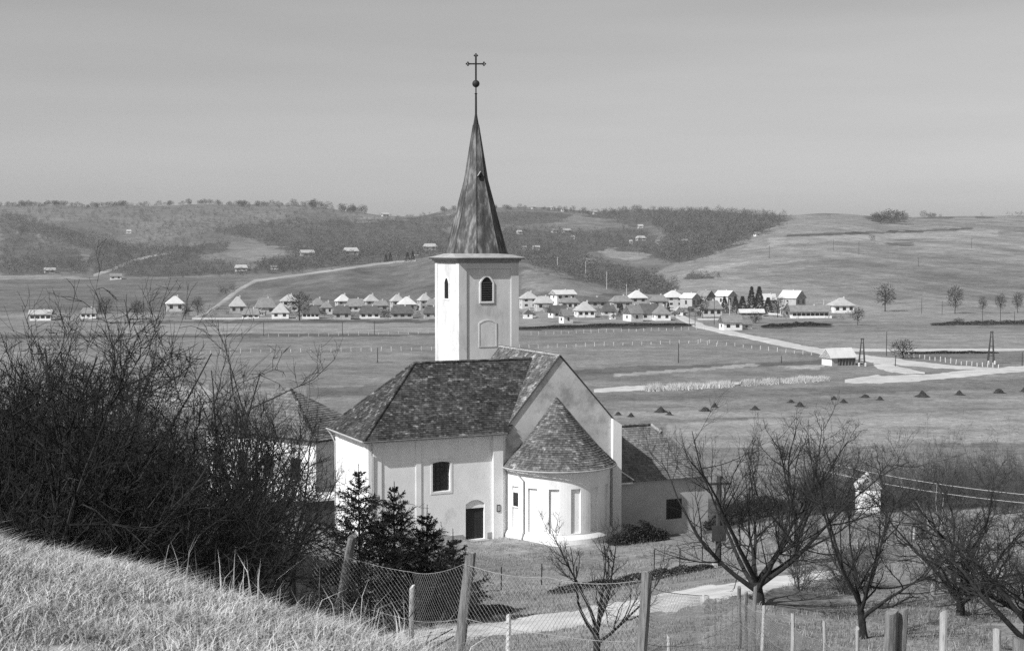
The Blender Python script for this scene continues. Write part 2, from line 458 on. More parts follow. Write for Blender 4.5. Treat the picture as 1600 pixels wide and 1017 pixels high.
# --- albedo of fields, meadow, litter (patches of ground cover as they lie on the land)
def inpoly(px, py, poly):
    r = np.zeros(px.shape, bool)
    n = len(poly); j = n - 1
    for i in range(n):
        xi, yi = poly[i]; xj, yj = poly[j]
        c = ((yi > py) != (yj > py)) & (px < (xj - xi) * (py - yi) / ((yj - yi) or 1e-9) + xi)
        r ^= c
        j = i
    return r
PX, PY = project(XX, YY, ZZ)
jx = PX + (vnoise(XX, YY, 9) - 0.5) * 7
jy = PY + (vnoise(XX + 50, YY, 9) - 0.5) * 2.2
tone = np.full(XX.shape, 0.19)
lo = YY > 800
tone[lo] = (0.078 + 0.10 * fbm(XX, YY, 60, 4))[lo]
v_ = (YY > 170) & (YY <= 800)
tone[v_] = (0.125 + 0.07 * fbm(XX * 0.6, YY, 10, 4))[v_]
fields = [
    # right hillside: pale ploughed slopes
    ([(1010, 432), (1230, 336), (1700, 330), (1700, 490), (1180, 500), (1000, 470)], 0.215, 0.05, (25, 5)),
    ([(1200, 372), (1400, 366), (1560, 360), (1560, 369), (1330, 376), (1200, 384)], 0.29, 0.03, (20, 4)),
    ([(1230, 366), (1400, 361), (1520, 356), (1520, 359), (1400, 364), (1230, 370)], 0.08, 0.02, (20, 4)),
    ([(1385, 379), (1428, 379), (1428, 385), (1385, 383)], 0.09, 0.02, (20, 4)),
    ([(1170, 415), (1260, 440), (1330, 470), (1700, 470), (1700, 420), (1400, 395)], 0.185, 0.04, (30, 5)),
    ([(1090, 420), (1170, 407), (1172, 412), (1095, 430)], 0.30, 0.03, (20, 4)),
    ([(1070, 432), (1125, 433), (1125, 439), (1075, 438)], 0.06, 0.01, (20, 4)),
    ([(930, 390), (1060, 382), (1060, 392), (990, 408), (950, 402)], 0.24, 0.04, (20, 4)),
    ([(1005, 430), (1100, 430), (1220, 446), (1160, 456), (1080, 450), (1040, 447)], 0.235, 0.03, (20, 4)),
    # dark ploughed hill behind the village
    ([(380, 444), (430, 434), (520, 424), (620, 412), (690, 405), (760, 404), (820, 416), (900, 442), (960, 458), (1000, 466), (980, 476), (800, 478), (330, 484), (345, 465)], 0.125, 0.05, (6, 40)),
    ([(820, 420), (900, 440), (960, 458), (900, 462), (810, 450)], 0.185, 0.04, (6, 40)),
    ([(-400, 437), (170, 436), (380, 432), (340, 470), (250, 488), (-400, 490)], 0.125, 0.04, (40, 6)),
    ([(-400, 429), (90, 430), (160, 436), (-400, 440)], 0.23, 0.04, (20, 4)),
    ([(40, 392), (95, 396), (150, 400), (95, 402), (60, 398)], 0.22, 0.04, (20, 4)),
    ([(250, 388), (400, 376), (520, 372), (470, 390), (330, 404), (240, 404)], 0.17, 0.04, (20, 4)),
    ([(350, 398), (470, 374), (490, 392), (400, 408)], 0.21, 0.03, (20, 4)),
    ([(800, 332), (900, 335), (985, 352), (920, 360), (800, 350)], 0.17, 0.05, (20, 4)),
    ([(555, 340), (620, 338), (600, 360), (560, 356)], 0.20, 0.04, (20, 4)),
    # valley floor strips
    ([(-300, 491), (700, 491), (700, 501), (-300, 501)], 0.21, 0.06, (60, 4)),
    ([(800, 484), (1100, 496), (1090, 510), (800, 513)], 0.23, 0.08, (15, 4)),
    ([(180, 501), (700, 499), (700, 504), (180, 505)], 0.09, 0.02, (60, 4)),
    ([(180, 507), (700, 504), (700, 520), (180, 523)], 0.245, 0.04, (60, 4)),
    ([(-300, 525), (700, 521), (700, 525), (-300, 530)], 0.10, 0.02, (60, 4)),
    ([(800, 511), (1085, 505), (1085, 511), (800, 516)], 0.055, 0.01, (60, 4)),
    ([(1190, 508), (1300, 505), (1300, 511), (1190, 513)], 0.05, 0.01, (60, 4)),
    ([(1320, 490), (1700, 488), (1700, 503), (1320, 504)], 0.22, 0.04, (60, 4)),
    ([(1455, 504), (1700, 503), (1700, 508), (1455, 510)], 0.085, 0.02, (60, 4)),
    ([(1180, 522), (1700, 516), (1700, 542), (1300, 546)], 0.22, 0.04, (60, 4)),
    ([(1420, 552), (1700, 550), (1700, 562), (1420, 560)], 0.14, 0.04, (60, 4)),
    ([(810, 545), (1000, 541), (1250, 556), (1240, 562), (1000, 575), (810, 585)], 0.20, 0.03, (60, 4)),
    ([(700, 590), (1000, 572), (1300, 562), (1300, 568), (1000, 582), (700, 600)], 0.115, 0.02, (60, 4)),
    ([(960, 583), (1180, 568), (1190, 572), (960, 588)], 0.29, 0.03, (40, 4)),
    ([(1210, 571), (1290, 572), (1280, 577), (1240, 577)], 0.34, 0.03, (40, 4)),
    ([(920, 618), (1330, 604), (1700, 588), (1700, 600), (1330, 616), (920, 628)], 0.155, 0.03, (60, 4)),
    ([(960, 645), (1330, 634), (1700, 612), (1700, 636), (1330, 648), (960, 658)], 0.225, 0.04, (60, 4)),
    ([(1040, 662), (1330, 648), (1700, 636), (1700, 690), (1040, 700)], 0.26, 0.05, (60, 4)),
    ([(-300, 550), (690, 547), (690, 600), (-300, 610)], 0.19, 0.04, (80, 5)),
    ([(480, 606), (660, 600), (660, 614), (480, 622)], 0.13, 0.03, (80, 5)),
    ([(230, 603), (330, 601), (330, 640), (220, 640)], 0.33, 0.06, (30, 4)),
]
for poly, t, var, (sx, sy) in fields:
    m = inpoly(jx, jy, poly) & (YY > 170)
    t *= 0.86
    tone[m] = (t + var * (fbm(XX / np.sqrt(sx), YY / np.sqrt(sy), 6, 3) - 0.5) * 2)[m]
# right slope: long tilled rows
m = inpoly(PX, PY, [(1040, 445), (1230, 345), (1700, 335), (1700, 480), (1180, 500)]) & (YY > 700)
_a = np.array([at(1190, 395, 1130)[:2], at(1600, 452, 850)[:2]]); _d = (_a[1] - _a[0]) / np.linalg.norm(_a[1] - _a[0])
_q = (XX - _a[0][0]) * -_d[1] + (YY - _a[0][1]) * _d[0]
_s = (XX - _a[0][0]) * _d[0] + (YY - _a[0][1]) * _d[1]
_q = _q + 0.00022 * _s * _s
tone[m] += (0.055 * (vnoise(_q, _s * 0.02, 21.0) - 0.5) + 0.06 * (vnoise(_q, _s * 0.015 + 40, 5.0) - 0.5) + 0.05 * (fbm(XX, YY, 40, 3) - 0.5))[m]
m = inpoly(PX, PY, fields[9][0]) & (YY > 700)
tone[m] += (0.045 * (vnoise(XX * 0.35 + YY * 0.12, YY * 0.004, 5.0) - 0.5))[m]
# near land
near = YY <= 170
tone[near] = (0.15 + 0.12 * fbm(XX, YY, 6, 4))[near]
m = (YY < 30) & (jx < 760)
tone[m] = (0.08 + 0.28 * fbm(XX, YY, 0.35, 4))[m]
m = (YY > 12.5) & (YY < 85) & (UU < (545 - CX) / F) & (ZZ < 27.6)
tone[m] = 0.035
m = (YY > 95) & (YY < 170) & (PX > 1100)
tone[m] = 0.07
m = inpoly(jx, jy, [(1210, 915), (1300, 925), (1360, 960), (1240, 960), (1180, 940)]) & (YY < 80) & (YY > 30)
tone[m] = 0.13
WOODS = [  # polygon, density per square pixel, height
    ([(1040, 330), (1150, 329), (1215, 336), (1230, 346), (1180, 368), (1150, 382), (1090, 400), (1050, 412), (1035, 404), (1050, 380), (1020, 345)], 0.16, 9),
    ([(880, 328), (1050, 327), (1050, 350), (1000, 352), (930, 340)], 0.13, 8),
    ([(790, 355), (900, 362), (1000, 360), (1050, 378), (960, 388), (930, 392), (900, 400), (940, 412), (1020, 430), (1060, 447), (1040, 462), (960, 452), (880, 428), (820, 412), (790, 400)], 0.085, 7),
    ([(430, 345), (560, 345), (700, 340), (700, 392), (640, 400), (560, 400), (480, 402), (400, 375), (330, 360)], 0.085, 7),
    ([(480, 392), (640, 392), (690, 400), (600, 408), (500, 420), (420, 430), (400, 416)], 0.10, 7),
    ([(0, 330), (60, 345), (120, 365), (210, 385), (250, 392), (170, 396), (110, 384), (0, 352)], 0.13, 7),
    ([(150, 392), (280, 385), (360, 378), (350, 392), (250, 410), (190, 428), (150, 428), (140, 410)], 0.11, 6),
    ([(210, 412), (280, 398), (340, 408), (420, 425), (330, 432), (190, 434)], 0.09, 5),
    ([(0, 405), (60, 410), (140, 412), (140, 428), (0, 430)], 0.10, 6),
    ([(0, 325), (300, 322), (480, 325), (560, 334), (560, 350), (420, 350), (300, 380), (250, 385), (150, 350)], 0.05, 5),
    ([(640, 338), (800, 330), (900, 335), (880, 350), (700, 355)], 0.07, 6),
    ([(690, 372), (800, 360), (800, 404), (690, 402)], 0.08, 7),
    ([(0, 352), (120, 390), (140, 420), (0, 410)], 0.06, 5),
    ([(1352, 332), (1400, 328), (1420, 344), (1385, 349), (1360, 346)], 0.16, 9), ([(1425, 333), (1450, 326), (1480, 333), (1480, 341), (1430, 341)], 0.16, 7), ([(1525, 332), (1640, 330), (1640, 337), (1525, 338)], 0.3, 7), ([(1180, 338), (1240, 338), (1215, 352), (1185, 362)], 0.10, 6), ([(1270, 334), (1300, 336), (1300, 344), (1275, 344)], 0.04, 4),
    ([(940, 385), (1050, 380), (1150, 372), (1120, 395), (1060, 410), (1040, 404)], 0.10, 7),
    ([(345, 462), (372, 449), (365, 448), (340, 461)], 0.25, 5),
    ([(1075, 428), (1125, 430), (1125, 437), (1080, 436)], 0.14, 5),
]
for poly, dens, h in WOODS:
    if dens >= 0.06 and h >= 5:
        m = inpoly(PX + (vnoise(XX, YY, 30) - 0.5) * 26, PY + (vnoise(XX + 90, YY, 30) - 0.5) * 9, poly) & (YY > 800)
        tone[m] = (0.055 + 0.05 * fbm(XX, YY, 25, 3))[m]
m_ground = bpy.data.materials.new('ground_cover')
m_ground.use_nodes = True
nt = m_ground.node_tree
bs = nt.nodes['Principled BSDF']
bs.inputs['Roughness'].default_value = 0.95
bs.inputs['Specular IOR Level'].default_value = 0.1
ga = nt.nodes.new('ShaderNodeAttribute'); ga.attribute_name = 'tone'
tc = nt.nodes.new('ShaderNodeTexCoord')
prev = ga.outputs['Fac']
for sc_, amp in ((9.0, 0.45), (1.1, 0.38), (0.3, 0.30), (0.07, 0.35)):
    nz = nt.nodes.new('ShaderNodeTexNoise')
    nz.inputs['Scale'].default_value = sc_; nz.inputs['Detail'].default_value = 5; nz.inputs['Roughness'].default_value = 0.65
    nt.links.new(tc.outputs['Object'], nz.inputs['Vector'])
    mr = nt.nodes.new('ShaderNodeMapRange')
    mr.inputs['From Min'].default_value = 0.25; mr.inputs['From Max'].default_value = 0.75
    mr.inputs['To Min'].default_value = 1 - amp; mr.inputs['To Max'].default_value = 1 + amp
    nt.links.new(nz.outputs['Fac'], mr.inputs['Value'])
    mu = nt.nodes.new('ShaderNodeMath'); mu.operation = 'MULTIPLY'
    nt.links.new(prev, mu.inputs[0]); nt.links.new(mr.outputs['Result'], mu.inputs[1])
    prev = mu.outputs[0]
nt.links.new(prev, bs.inputs['Base Color'])
nz = nt.nodes.new('ShaderNodeTexNoise'); nz.inputs['Scale'].default_value = 3.0; nz.inputs['Detail'].default_value = 8
nt.links.new(tc.outputs['Object'], nz.inputs['Vector'])
bp = nt.nodes.new('ShaderNodeBump'); bp.inputs['Strength'].default_value = 0.6; bp.inputs['Distance'].default_value = 0.12
nt.links.new(nz.outputs['Fac'], bp.inputs['Height']); nt.links.new(bp.outputs['Normal'], bs.inputs['Normal'])
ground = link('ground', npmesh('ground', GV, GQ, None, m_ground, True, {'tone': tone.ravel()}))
tag(ground, kind='structure')
BVH = BVHTree.FromPolygons(GV.tolist(), GQ.tolist())

def hit(px, py, off=0.0):
    d = Vector(ray(px, py)).normalized()
    o = Vector((0, 0, CAMZ))
    h = BVH.ray_cast(o, d)[0]
    if h is None:
        return None
    return np.array([h.x, h.y, h.z + off])

def gz(x, y):
    h = BVH.ray_cast(Vector((x, y, 500)), Vector((0, 0, -1)))[0]
    return h.z if h is not None else float(ground_np(np.array([x]), np.array([y]))[0])

def on_ground(px, Y):
    x = (px - CX) / F * Y / math.cos(P) * (math.cos(P))   # close enough for a point at depth Y
    for _ in range(3):
        z = gz(x, Y)
        f = Y * math.cos(P) - (z - CAMZ) * math.sin(P)
        x = (px - CX) / F * f
    return np.array([x, Y, gz(x, Y)])

def ribbon(name, up, lo_, n=60, off=0.05, rows=5):
    def interp(pl, t):
        pl = np.array(pl, float)
        L = np.concatenate([[0], np.cumsum(np.hypot(*np.diff(pl, axis=0).T))]); L /= L[-1]
        return np.interp(t, L, pl[:, 0]), np.interp(t, L, pl[:, 1])
    V = []
    for i in range(n + 1):
        t = i / n
        a = interp(up, t); b = interp(lo_, t)
        pa = hit(*a); pb = hit(*b)
        if pa is None or pb is None:
            continue
        w1 = (vnoise(i * 1.0, 3.0, 2.5) - 0.5) * 0.26 + (vnoise(i * 1.0, 33.0, 0.9) - 0.5) * 0.16; w2 = (vnoise(i * 1.0, 9.0, 2.5) - 0.5) * 0.26 + (vnoise(i * 1.0, 39.0, 0.9) - 0.5) * 0.16
        for k in range(rows + 1):
            s = w1 + (1 + w2 - w1) * k / rows
            q = pa * (1 - s) + pb * s
            dd = math.hypot(q[0], q[1])
            V.append((q[0], q[1], gz(q[0], q[1]) + (off * 0.4 + dd * 0.0003 if 0 < k < rows else -0.05)))
    m = len(V) // (rows + 1)
    Q = [(i * (rows + 1) + k, i * (rows + 1) + k + 1, (i + 1) * (rows + 1) + k + 1, (i + 1) * (rows + 1) + k) for i in range(m - 1) for k in range(rows)]
    return tag(link(name, npmesh(name, V, Q, None, M['path'] if name == 'path' else M['track'] if name == 'field_track' else M['road'], True)), kind='structure')

ribbon('path', [(600, 990), (700, 975), (800, 965), (900, 951), (1000, 931), (1080, 918), (1150, 908), (1260, 893), (1330, 888)],
       [(600, 1008), (700, 1003), (800, 994), (900, 982), (1000, 966), (1080, 950), (1150, 936), (1260, 910), (1330, 900)], 90, 0.03, 8)
ribbon('field_track', [(1150, 948), (1118, 968), (1095, 990), (1085, 1012)], [(1175, 952), (1150, 972), (1128, 992), (1120, 1014)], 30, 0.02, 6)
ribbon('road', [(1055, 486), (1075, 497), (1100, 507), (1160, 520), (1230, 534), (1300, 548), (1400, 560), (1480, 570), (1560, 575)],
       [(1045, 488), (1066, 502), (1088, 512), (1150, 526), (1220, 541), (1290, 555), (1390, 570), (1470, 576), (1560, 579)], 90, 0.06)
ribbon('road', [(1280, 545), (1340, 544), (1450, 545), (1620, 544)], [(1280, 548), (1340, 549), (1450, 549), (1620, 548)], 50, 0.09)
ribbon('road', [(1320, 593), (1370, 586), (1450, 584), (1540, 576), (1640, 568)], [(1320, 598), (1370, 599), (1450, 595), (1540, 586), (1640, 577)], 50, 0.09)
ribbon('road', [(1365, 560), (1385, 564), (1410, 573), (1445, 582)], [(1365, 572), (1385, 580), (1410, 584), (1445, 584)], 24, 0.12)
ribbon('field_track', [(300, 497), (322, 488), (345, 470), (372, 450), (398, 437), (440, 432), (520, 421), (600, 410), (650, 405)],
       [(300, 499), (328, 490), (353, 472), (380, 452), (402, 440), (440, 435), (520, 424), (600, 413), (650, 408)], 90, 0.1)
ribbon('field_track', [(146, 429), (175, 419), (205, 406), (235, 399), (268, 394)], [(146, 433), (176, 423), (207, 410), (237, 402), (268, 396)], 40, 0.3)
ribbon('road', [(928, 608), (1000, 601), (1060, 603), (1180, 595)], [(928, 613), (1000, 610), (1060, 609), (1180, 598)], 40, 0.09)
ribbon('road', [(1055, 477), (1070, 488)], [(1040, 478), (1056, 489)], 8, 0.12)

# ------------------------------------------------------------------ air
gzmin = float(GV[:, 2].min()); gzmax = float(GV[:, 2].max())
hz = MB(); hz.box(-7600, 7600, -60, 7200, gzmin - 1.0, max(gzmax + 14, 60.0))
m_h = bpy.data.materials.new('air_haze'); m_h.use_nodes = True
hn = m_h.node_tree
for n_ in list(hn.nodes): hn.nodes.remove(n_)
ho_ = hn.nodes.new('ShaderNodeOutputMaterial'); hv = hn.nodes.new('ShaderNodeVolumePrincipled')
hv.inputs['Color'].default_value = (0.95, 0.95, 0.95, 1)
hv.inputs['Density'].default_value = 0.00014
hv.inputs['Anisotropy'].default_value = 0.3
hn.links.new(hv.outputs['Volume'], ho_.inputs['Volume'])
tag(hz.build('haze', m_h), 'thin pale haze over the whole valley', 'haze', kind='stuff')

ORD = 'first second third fourth fifth sixth seventh eighth ninth tenth eleventh twelfth thirteenth fourteenth fifteenth sixteenth seventeenth eighteenth nineteenth twentieth'.split()
def nth(i):
    if i < len(ORD): return ORD[i]
    n = i + 1
    return f"{n}{'st' if n % 10 == 1 and n != 11 else 'nd' if n % 10 == 2 else 'rd' if n % 10 == 3 else 'th'}"

# ------------------------------------------------------------------ church
TH = math.radians(24.5)
Z0 = 13.3
church = thing('church', 'white village church with tall spire, hipped tiled roofs and round apse', 'church', (-8.95, 88, Z0), TH)

def tile_slope(mb, O, ex, up, poly, ew=0.175, eh=0.165, th=0.028, rng=random.Random(5)):
    """courses of single tiles laid over a convex 2-D outline (s along the eave, t up the slope)"""
    O = np.array(O, float); ex = np.array(ex, float); up = np.array(up, float)
    ex /= np.linalg.norm(ex); up /= np.linalg.norm(up)
    n = np.cross(ex, up)
    if n[2] < 0: n = -n
    tmax = max(p[1] for p in poly)
    row = 0; t = 0.0
    while t < tmax:
        tm = min(t + eh * 0.5, tmax - 1e-3)
        xs = []
        for i in range(len(poly)):
            (s0, t0), (s1, t1) = poly[i], poly[(i + 1) % len(poly)]
            if (t0 <= tm < t1) or (t1 <= tm < t0):
                xs.append(s0 + (s1 - s0) * (tm - t0) / (t1 - t0))
        if len(xs) >= 2:
            a, b = min(xs), max(xs)
            s = a - (ew * 0.5 if row % 2 else 0)
            while s < b:
                s0 = max(s, a); s1 = min(s + ew * 0.96, b)
                if s1 - s0 > 0.03:
                    l0 = th + rng.uniform(0.0, 0.016); dt = rng.uniform(-0.012, 0.012)
                    dl = rng.uniform(-0.006, 0.006)
                    p0 = O + ex * s0 + up * (t + dt) + n * (l0 + dl)
                    p1 = O + ex * s1 + up * (t + dt) + n * (l0 - dl)
                    p2 = O + ex * s1 + up * (t + eh * 1.25) + n * 0.008
                    p3 = O + ex * s0 + up * (t + eh * 1.25) + n * 0.008
                    p4 = p0 - n * 0.025; p5 = p1 - n * 0.025
                    mb.add([p0, p1, p2, p3, p4, p5], [(0, 1, 2, 3), (4, 5, 1, 0)])
                s += ew
        t += eh; row += 1

def slope(mb, e0, e1, r1, r0, **k):
    """tiles on the quad e0-e1 (eave) r1-r0 (ridge); r0 == r1 makes a hip end"""
    e0, e1, r1, r0 = [np.array(p, float) for p in (e0, e1, r1, r0)]
    ex = (e1 - e0); L = np.linalg.norm(ex); ex /= L
    d = r0 - e0
    up = d - ex * d.dot(ex); H = np.linalg.norm(up); up /= H
    poly = [(0, 0), (L, 0), ((r1 - e0).dot(ex), H), ((r0 - e0).dot(ex), H)]
    tile_slope(mb, e0, ex, up, poly, **k)

# walls of the side wing
WW, WD, WE, WR = 9.4, 6.8, 6.9, 11.25
mb = MB()
mb.box(0, 9.38, 0.26, WD, -1.2, WE)
# front skin of the wall with a real window and door opening
wx0, wx1, wz0, wz1 = 4.30, 5.48, 3.32, 5.14
dx0, dx1, dz1 = 6.56, 7.88, 2.32
for (x0, x1, z0, z1) in ((0, wx0, -1.2, WE), (wx0, wx1, -1.2, wz0), (wx0, wx1, wz1 + 0.09, WE), (wx1, dx0, -1.2, WE), (dx0, dx1, dz1 + 0.28, WE), (dx0, dx1, -1.2, 0.03), (dx1, 9.38, -1.2, WE)):
    mb.add([(x0, 0, z0), (x1, 0, z0), (x1, 0, z1), (x0, 0, z1)], [(0, 1, 2, 3)])
mb.add([(0, 0, -1.2), (0, 0.26, -1.2), (0, 0.26, WE), (0, 0, WE)], [(0, 3, 2, 1)])
mb.add([(9.38, 0, -1.2), (9.38, 0.26, -1.2), (9.38, 0.26, WE), (9.38, 0, WE)], [(0, 1, 2, 3)])
for (x0, x1, z0, z1, rise) in ((wx0, wx1, wz0, wz1, 0.085), (dx0, dx1, 0.03, dz1, 0.275)):
    arc = [(x0 + (x1 - x0) * i / 10, z1 + rise * (1 - (2 * i / 10 - 1) ** 2)) for i in range(11)]
    top = z1 + (0.09 if rise < 0.1 else 0.28)
    for i in range(10):
        (xa, za), (xb, zb_) = arc[i], arc[i + 1]
        mb.add([(xa, 0, za), (xb, 0, zb_), (xb, 0, top), (xa, 0, top)], [(0, 1, 2, 3)])
        mb.add([(xa, 0, za), (xb, 0, zb_), (xb, 0.26, zb_), (xa, 0.26, za)], [(3, 2, 1, 0)])
    for x in (x0, x1):
        mb.add([(x, 0, z0), (x, 0.26, z0), (x, 0.26, z1), (x, 0, z1)], [(0, 1, 2, 3)])
    mb.add([(x0, 0, z0), (x1, 0, z0), (x1, 0.26, z0), (x0, 0.26, z0)], [(0, 1, 2, 3)])
wing = mb.build('side_wing_wall', M['plaster'], church)
def strip(name, x0, x1, y0, y1, z0, z1, mat, parent=church, label=None):
    b = MB(); b.box(x0, x1, y0, y1, z0, z1)
    o = b.build(name, mat, parent)
    if label: o['label'] = label
    return o
strip('plinth', -0.07, 6.35, -0.07, 0.0, -1.2, 0.42, M['plinth'])
strip('plinth', 8.05, 8.42, -0.07, 0.0, -1.2, 0.42, M['plinth'])
strip('pilaster', 8.42, 9.12, -0.20, 0.0, -1.0, WE - 0.05, M['plaster'])
strip('pilaster', 0.30, 0.85, -0.06, 0.0, 0.42, WE - 0.1, M['plaster'])
strip('pilaster', 3.15, 3.50, -0.05, 0.0, 0.42, WE - 0.1, M['plaster'])
strip('pilaster', -0.06, 0.0, 0.35, 0.9, -0.8, WE - 0.1, M['plaster'])
strip('pilaster', -0.06, 0.0, 5.9, 6.5, -0.8, WE - 0.1, M['plaster'])
strip('cornice', -0.10, 9.38, -0.10, 0.0, WE - 0.30, WE - 0.05, M['plaster'])
strip('cornice', -0.10, 0.0, 0.0, WD, WE - 0.30, WE - 0.05, M['plaster'])

def arch_outline(w, h, rise, n=7):
    # outline (x, z) of an opening with segmental arch head, base at z=0
    pts = [(-w / 2, 0), (w / 2, 0)]
    for i in range(n + 1):
        t = i / n
        x = w / 2 - w * t
        pts.append((x, h - rise + rise * (1 - (2 * t - 1) ** 2)))
    return pts

def opening(name, cx, z, w, h, rise, plane, mat, bars=None, frame=0.0, depth=0.10, parent=church, faceaxis='b', glass='pane'):
    """window or door set into a wall: dark leaf, optional raised surround and bars.  plane = wall face, outward is -axis"""
    out = arch_outline(w, h, rise)
    def rot(mb):
        if faceaxis == 'a':
            mb.v = [(v[1], -v[0], v[2]) for v in mb.v]
    b = MB()
    b.prism([(x, zz + z) for x, zz in out], 'y', -0.012, 0.004)
    rot(b)
    o = b.build(name, mat, parent)
    o.location = (cx, plane, 0) if faceaxis == 'b' else (plane, cx, 0)
    if frame:
        fr = MB()
        o2 = arch_outline(w + 2 * frame, h + frame * 2, rise * (w + 2 * frame) / w if rise else 0)
        o2 = [(x, zz - frame) for x, zz in o2]
        n = len(out)
        vs = [(x, -depth, zz + z) for x, zz in out] + [(x, -depth, zz + z) for x, zz in o2] + [(x, 0, zz + z) for x, zz in out] + [(x, 0, zz + z) for x, zz in o2]
        qs = []
        for i in range(n):
            j = (i + 1) % n
            qs += [(i, j, n + j, n + i), (n + i, n + j, 3 * n + j, 3 * n + i), (i, 2 * n + i, 2 * n + j, j)]
        fr.add(vs, qs); rot(fr)
        f = fr.build('frame', M['trim'], o)
    if bars:
        nx, nz = bars
        for i in range(nx):
            bb = MB(); x = -w / 2 + w * (i + 1) / (nx + 1)
            bb.box(x - 0.018, x + 0.018, -0.06, -0.02, z + 0.02, z + h - rise * 0.6); rot(bb)
            bb.build('bar', M['iron'], o)
        for i in range(nz):
            bb = MB(); zz = z + (h - rise) * (i + 1) / (nz + 1)
            bb.box(-w / 2, w / 2, -0.075, -0.06, zz - 0.018, zz + 0.018); rot(bb)
            bb.build('bar', M['iron'], o)
    return o

wn_ = opening('window', 4.89, 3.33, 1.17, 1.88, 0.07, 0.215, M['glass'], bars=(3, 5))
fr = MB()
for (x0, x1, z0, z1) in ((wx0 - 0.16, wx0 - 0.02, wz0 - 0.16, wz1 + 0.22), (wx1 + 0.02, wx1 + 0.16, wz0 - 0.16, wz1 + 0.22), (wx0 - 0.02, wx1 + 0.02, wz0 - 0.16, wz0 - 0.02), (wx0 - 0.02, wx1 + 0.02, wz1 + 0.10, wz1 + 0.22)):
    fr.box(x0, x1, -0.022, 0.004, z0, z1)
fr.build('window_surround', M['trim'], church)
# door: deep reveal below an arched head
d_ = opening('door', 7.22, 0.05, 1.30, 1.98, 0.0, 0.215, M['wood_dark'])
for k in range(6):
    bb = MB(); x = -0.65 + k * 1.30 / 6
    bb.box(x + 0.01, x + 1.30 / 6 - 0.01, -0.03, -0.013, 0.08, 2.0)
    bb.build('plank', M['wood_dark'], d_)
hm = MB()
hm.prism([(x, zz + 2.05) for x, zz in arch_outline(1.30, 0.52, 0.26)], 'y', 0.10, 0.25)
hm.build('door_head', M['plaster'], church, loc=(7.22, 0, 0))
strip('door_step', 6.4, 8.05, -0.55, 0.0, -0.5, 0.03, M['plinth'])
# framed plaque on the pilaster
pq = MB(); pq.box(8.66, 8.90, -0.24, -0.20, 1.75, 2.20)
pl = pq.build('plaque', M['iron'], church)
pp = MB(); pp.box(8.70, 8.86, -0.25, -0.24, 1.80, 2.15)
pp.build('plaque_face', M['wall_grey'], pl)

# wing roof: deck + tiles
ov = 0.42
e = lambda a, b, z: (a, b, z)
zE = WE - 0.05
hx = 4.35
RW0, RW1 = (hx, WD / 2, WR), (13.2, WD / 2, WR)
mb = MB()
mb.add([(-ov, -ov, zE), (9.45, -ov, zE), (13.2, WD / 2, WR), (hx, WD / 2, WR), (-ov, WD + ov, zE), (9.45, WD + ov, zE)],
       [(0, 1, 2, 3), (5, 4, 3, 2)], [(4, 0, 3)])
mb.box(-ov, 9.4, -ov, WD + ov, zE - 0.06, zE - 0.01)
wr = mb.build('side_wing_roof', M['deck'], church)
tb = MB()
slope(tb, (-ov, -ov, zE), (9.55, -ov, zE), (13.0, WD / 2, WR), RW0)
slope(tb, (-ov, WD + ov, zE), (-ov, -ov, zE), RW0, RW0)
tag(tb.build('roof_tiles', M['tile'], wr), kind='stuff')
def ridge_caps(name, p, q, parent, r=0.10, step=0.36, mat='tile'):
    p = np.array(p, float); q = np.array(q, float)
    n = max(2, int(np.linalg.norm(q - p) / step))
    rb = MB()
    for i in range(n):
        a = p + (q - p) * (i / n); b = p + (q - p) * ((i + 1.06) / n)
        rb.tube([a + (0, 0, 0.035), b + (0, 0, 0.02)], [r, r * 0.86], 8)
    return tag(rb.build(name, M[mat], parent), kind='stuff')
ridge_caps('hip_caps', (-ov, -ov, zE), RW0, wr)
ridge_caps('hip_caps', (-ov, WD + ov, zE), RW0, wr)
ridge_caps('ridge_caps', RW0, (12.6, WD / 2, WR), wr)

# main nave
NA0, NA1, NC, NB1 = 9.38, 17.52, 13.30, 9.72
NE, NR = 7.10, 11.62
mb = MB()
mb.box(NA0 + 0.01, NA1, 0.5, NB1, -1.5, NE)
mb.build('nave_wall', M['plaster'], church)
mb = MB()
mb.prism([(NA0, -1.5), (NA1, -1.5), (NA1, NE), (NC, NR + 0.02), (NA0, NE)], 'y', -0.02, 0.49)
mb.build('gable_wall', M['gable_plaster'], church)
mb = MB()
mb.prism([(NA1 - 0.36, -1.6), (NA1 + 0.30, -1.6), (NA1 + 0.30, 6.95), (NA1 - 0.36, 7.38)], 'y', -0.28, 0.55)
mb.build('corner_buttress', M['plaster'], church)
mb = MB()
ho = 0.35
sl = (NR - NE) / (NC - NA0)
zL, zR_ = NE - sl * ho, NE - sl * ho
mb.add([(NA0 - ho, -0.05, zL), (NA0 - ho, NB1, zL), (NC, NB1, NR + 0.1), (NC, -0.05, NR + 0.1), (NA1 + ho, -0.05, zR_), (NA1 + ho, NB1, zR_)],
       [(1, 0, 3, 2), (4, 5, 2, 3)])
nr_ = mb.build('nave_roof', M['deck'], church)
tb = MB()
slope(tb, (NA0 - ho, NB1, zL), (NA0 - ho, -0.06, zL), (NC, -0.06, NR + 0.1), (NC, NB1, NR + 0.1))
slope(tb, (NA1 + ho, -0.06, zR_), (NA1 + ho, NB1, zR_), (NC, NB1, NR + 0.1), (NC, -0.06, NR + 0.1))
tag(tb.build('roof_tiles', M['apse_tile'], nr_), kind='stuff')
ridge_caps('ridge_caps', (NC, -0.06, NR + 0.1), (NC, NB1, NR + 0.1), nr_, mat='mortar')
# verge boards along the gable
for a0 in (NA0 - ho, NA1 + ho):
    vb = MB()
    vb.tube([(a0, -0.06, zL + 0.02), (NC, -0.06, NR + 0.12)], 0.05, 4)
    vb.build('verge', M['deck'], nr_)
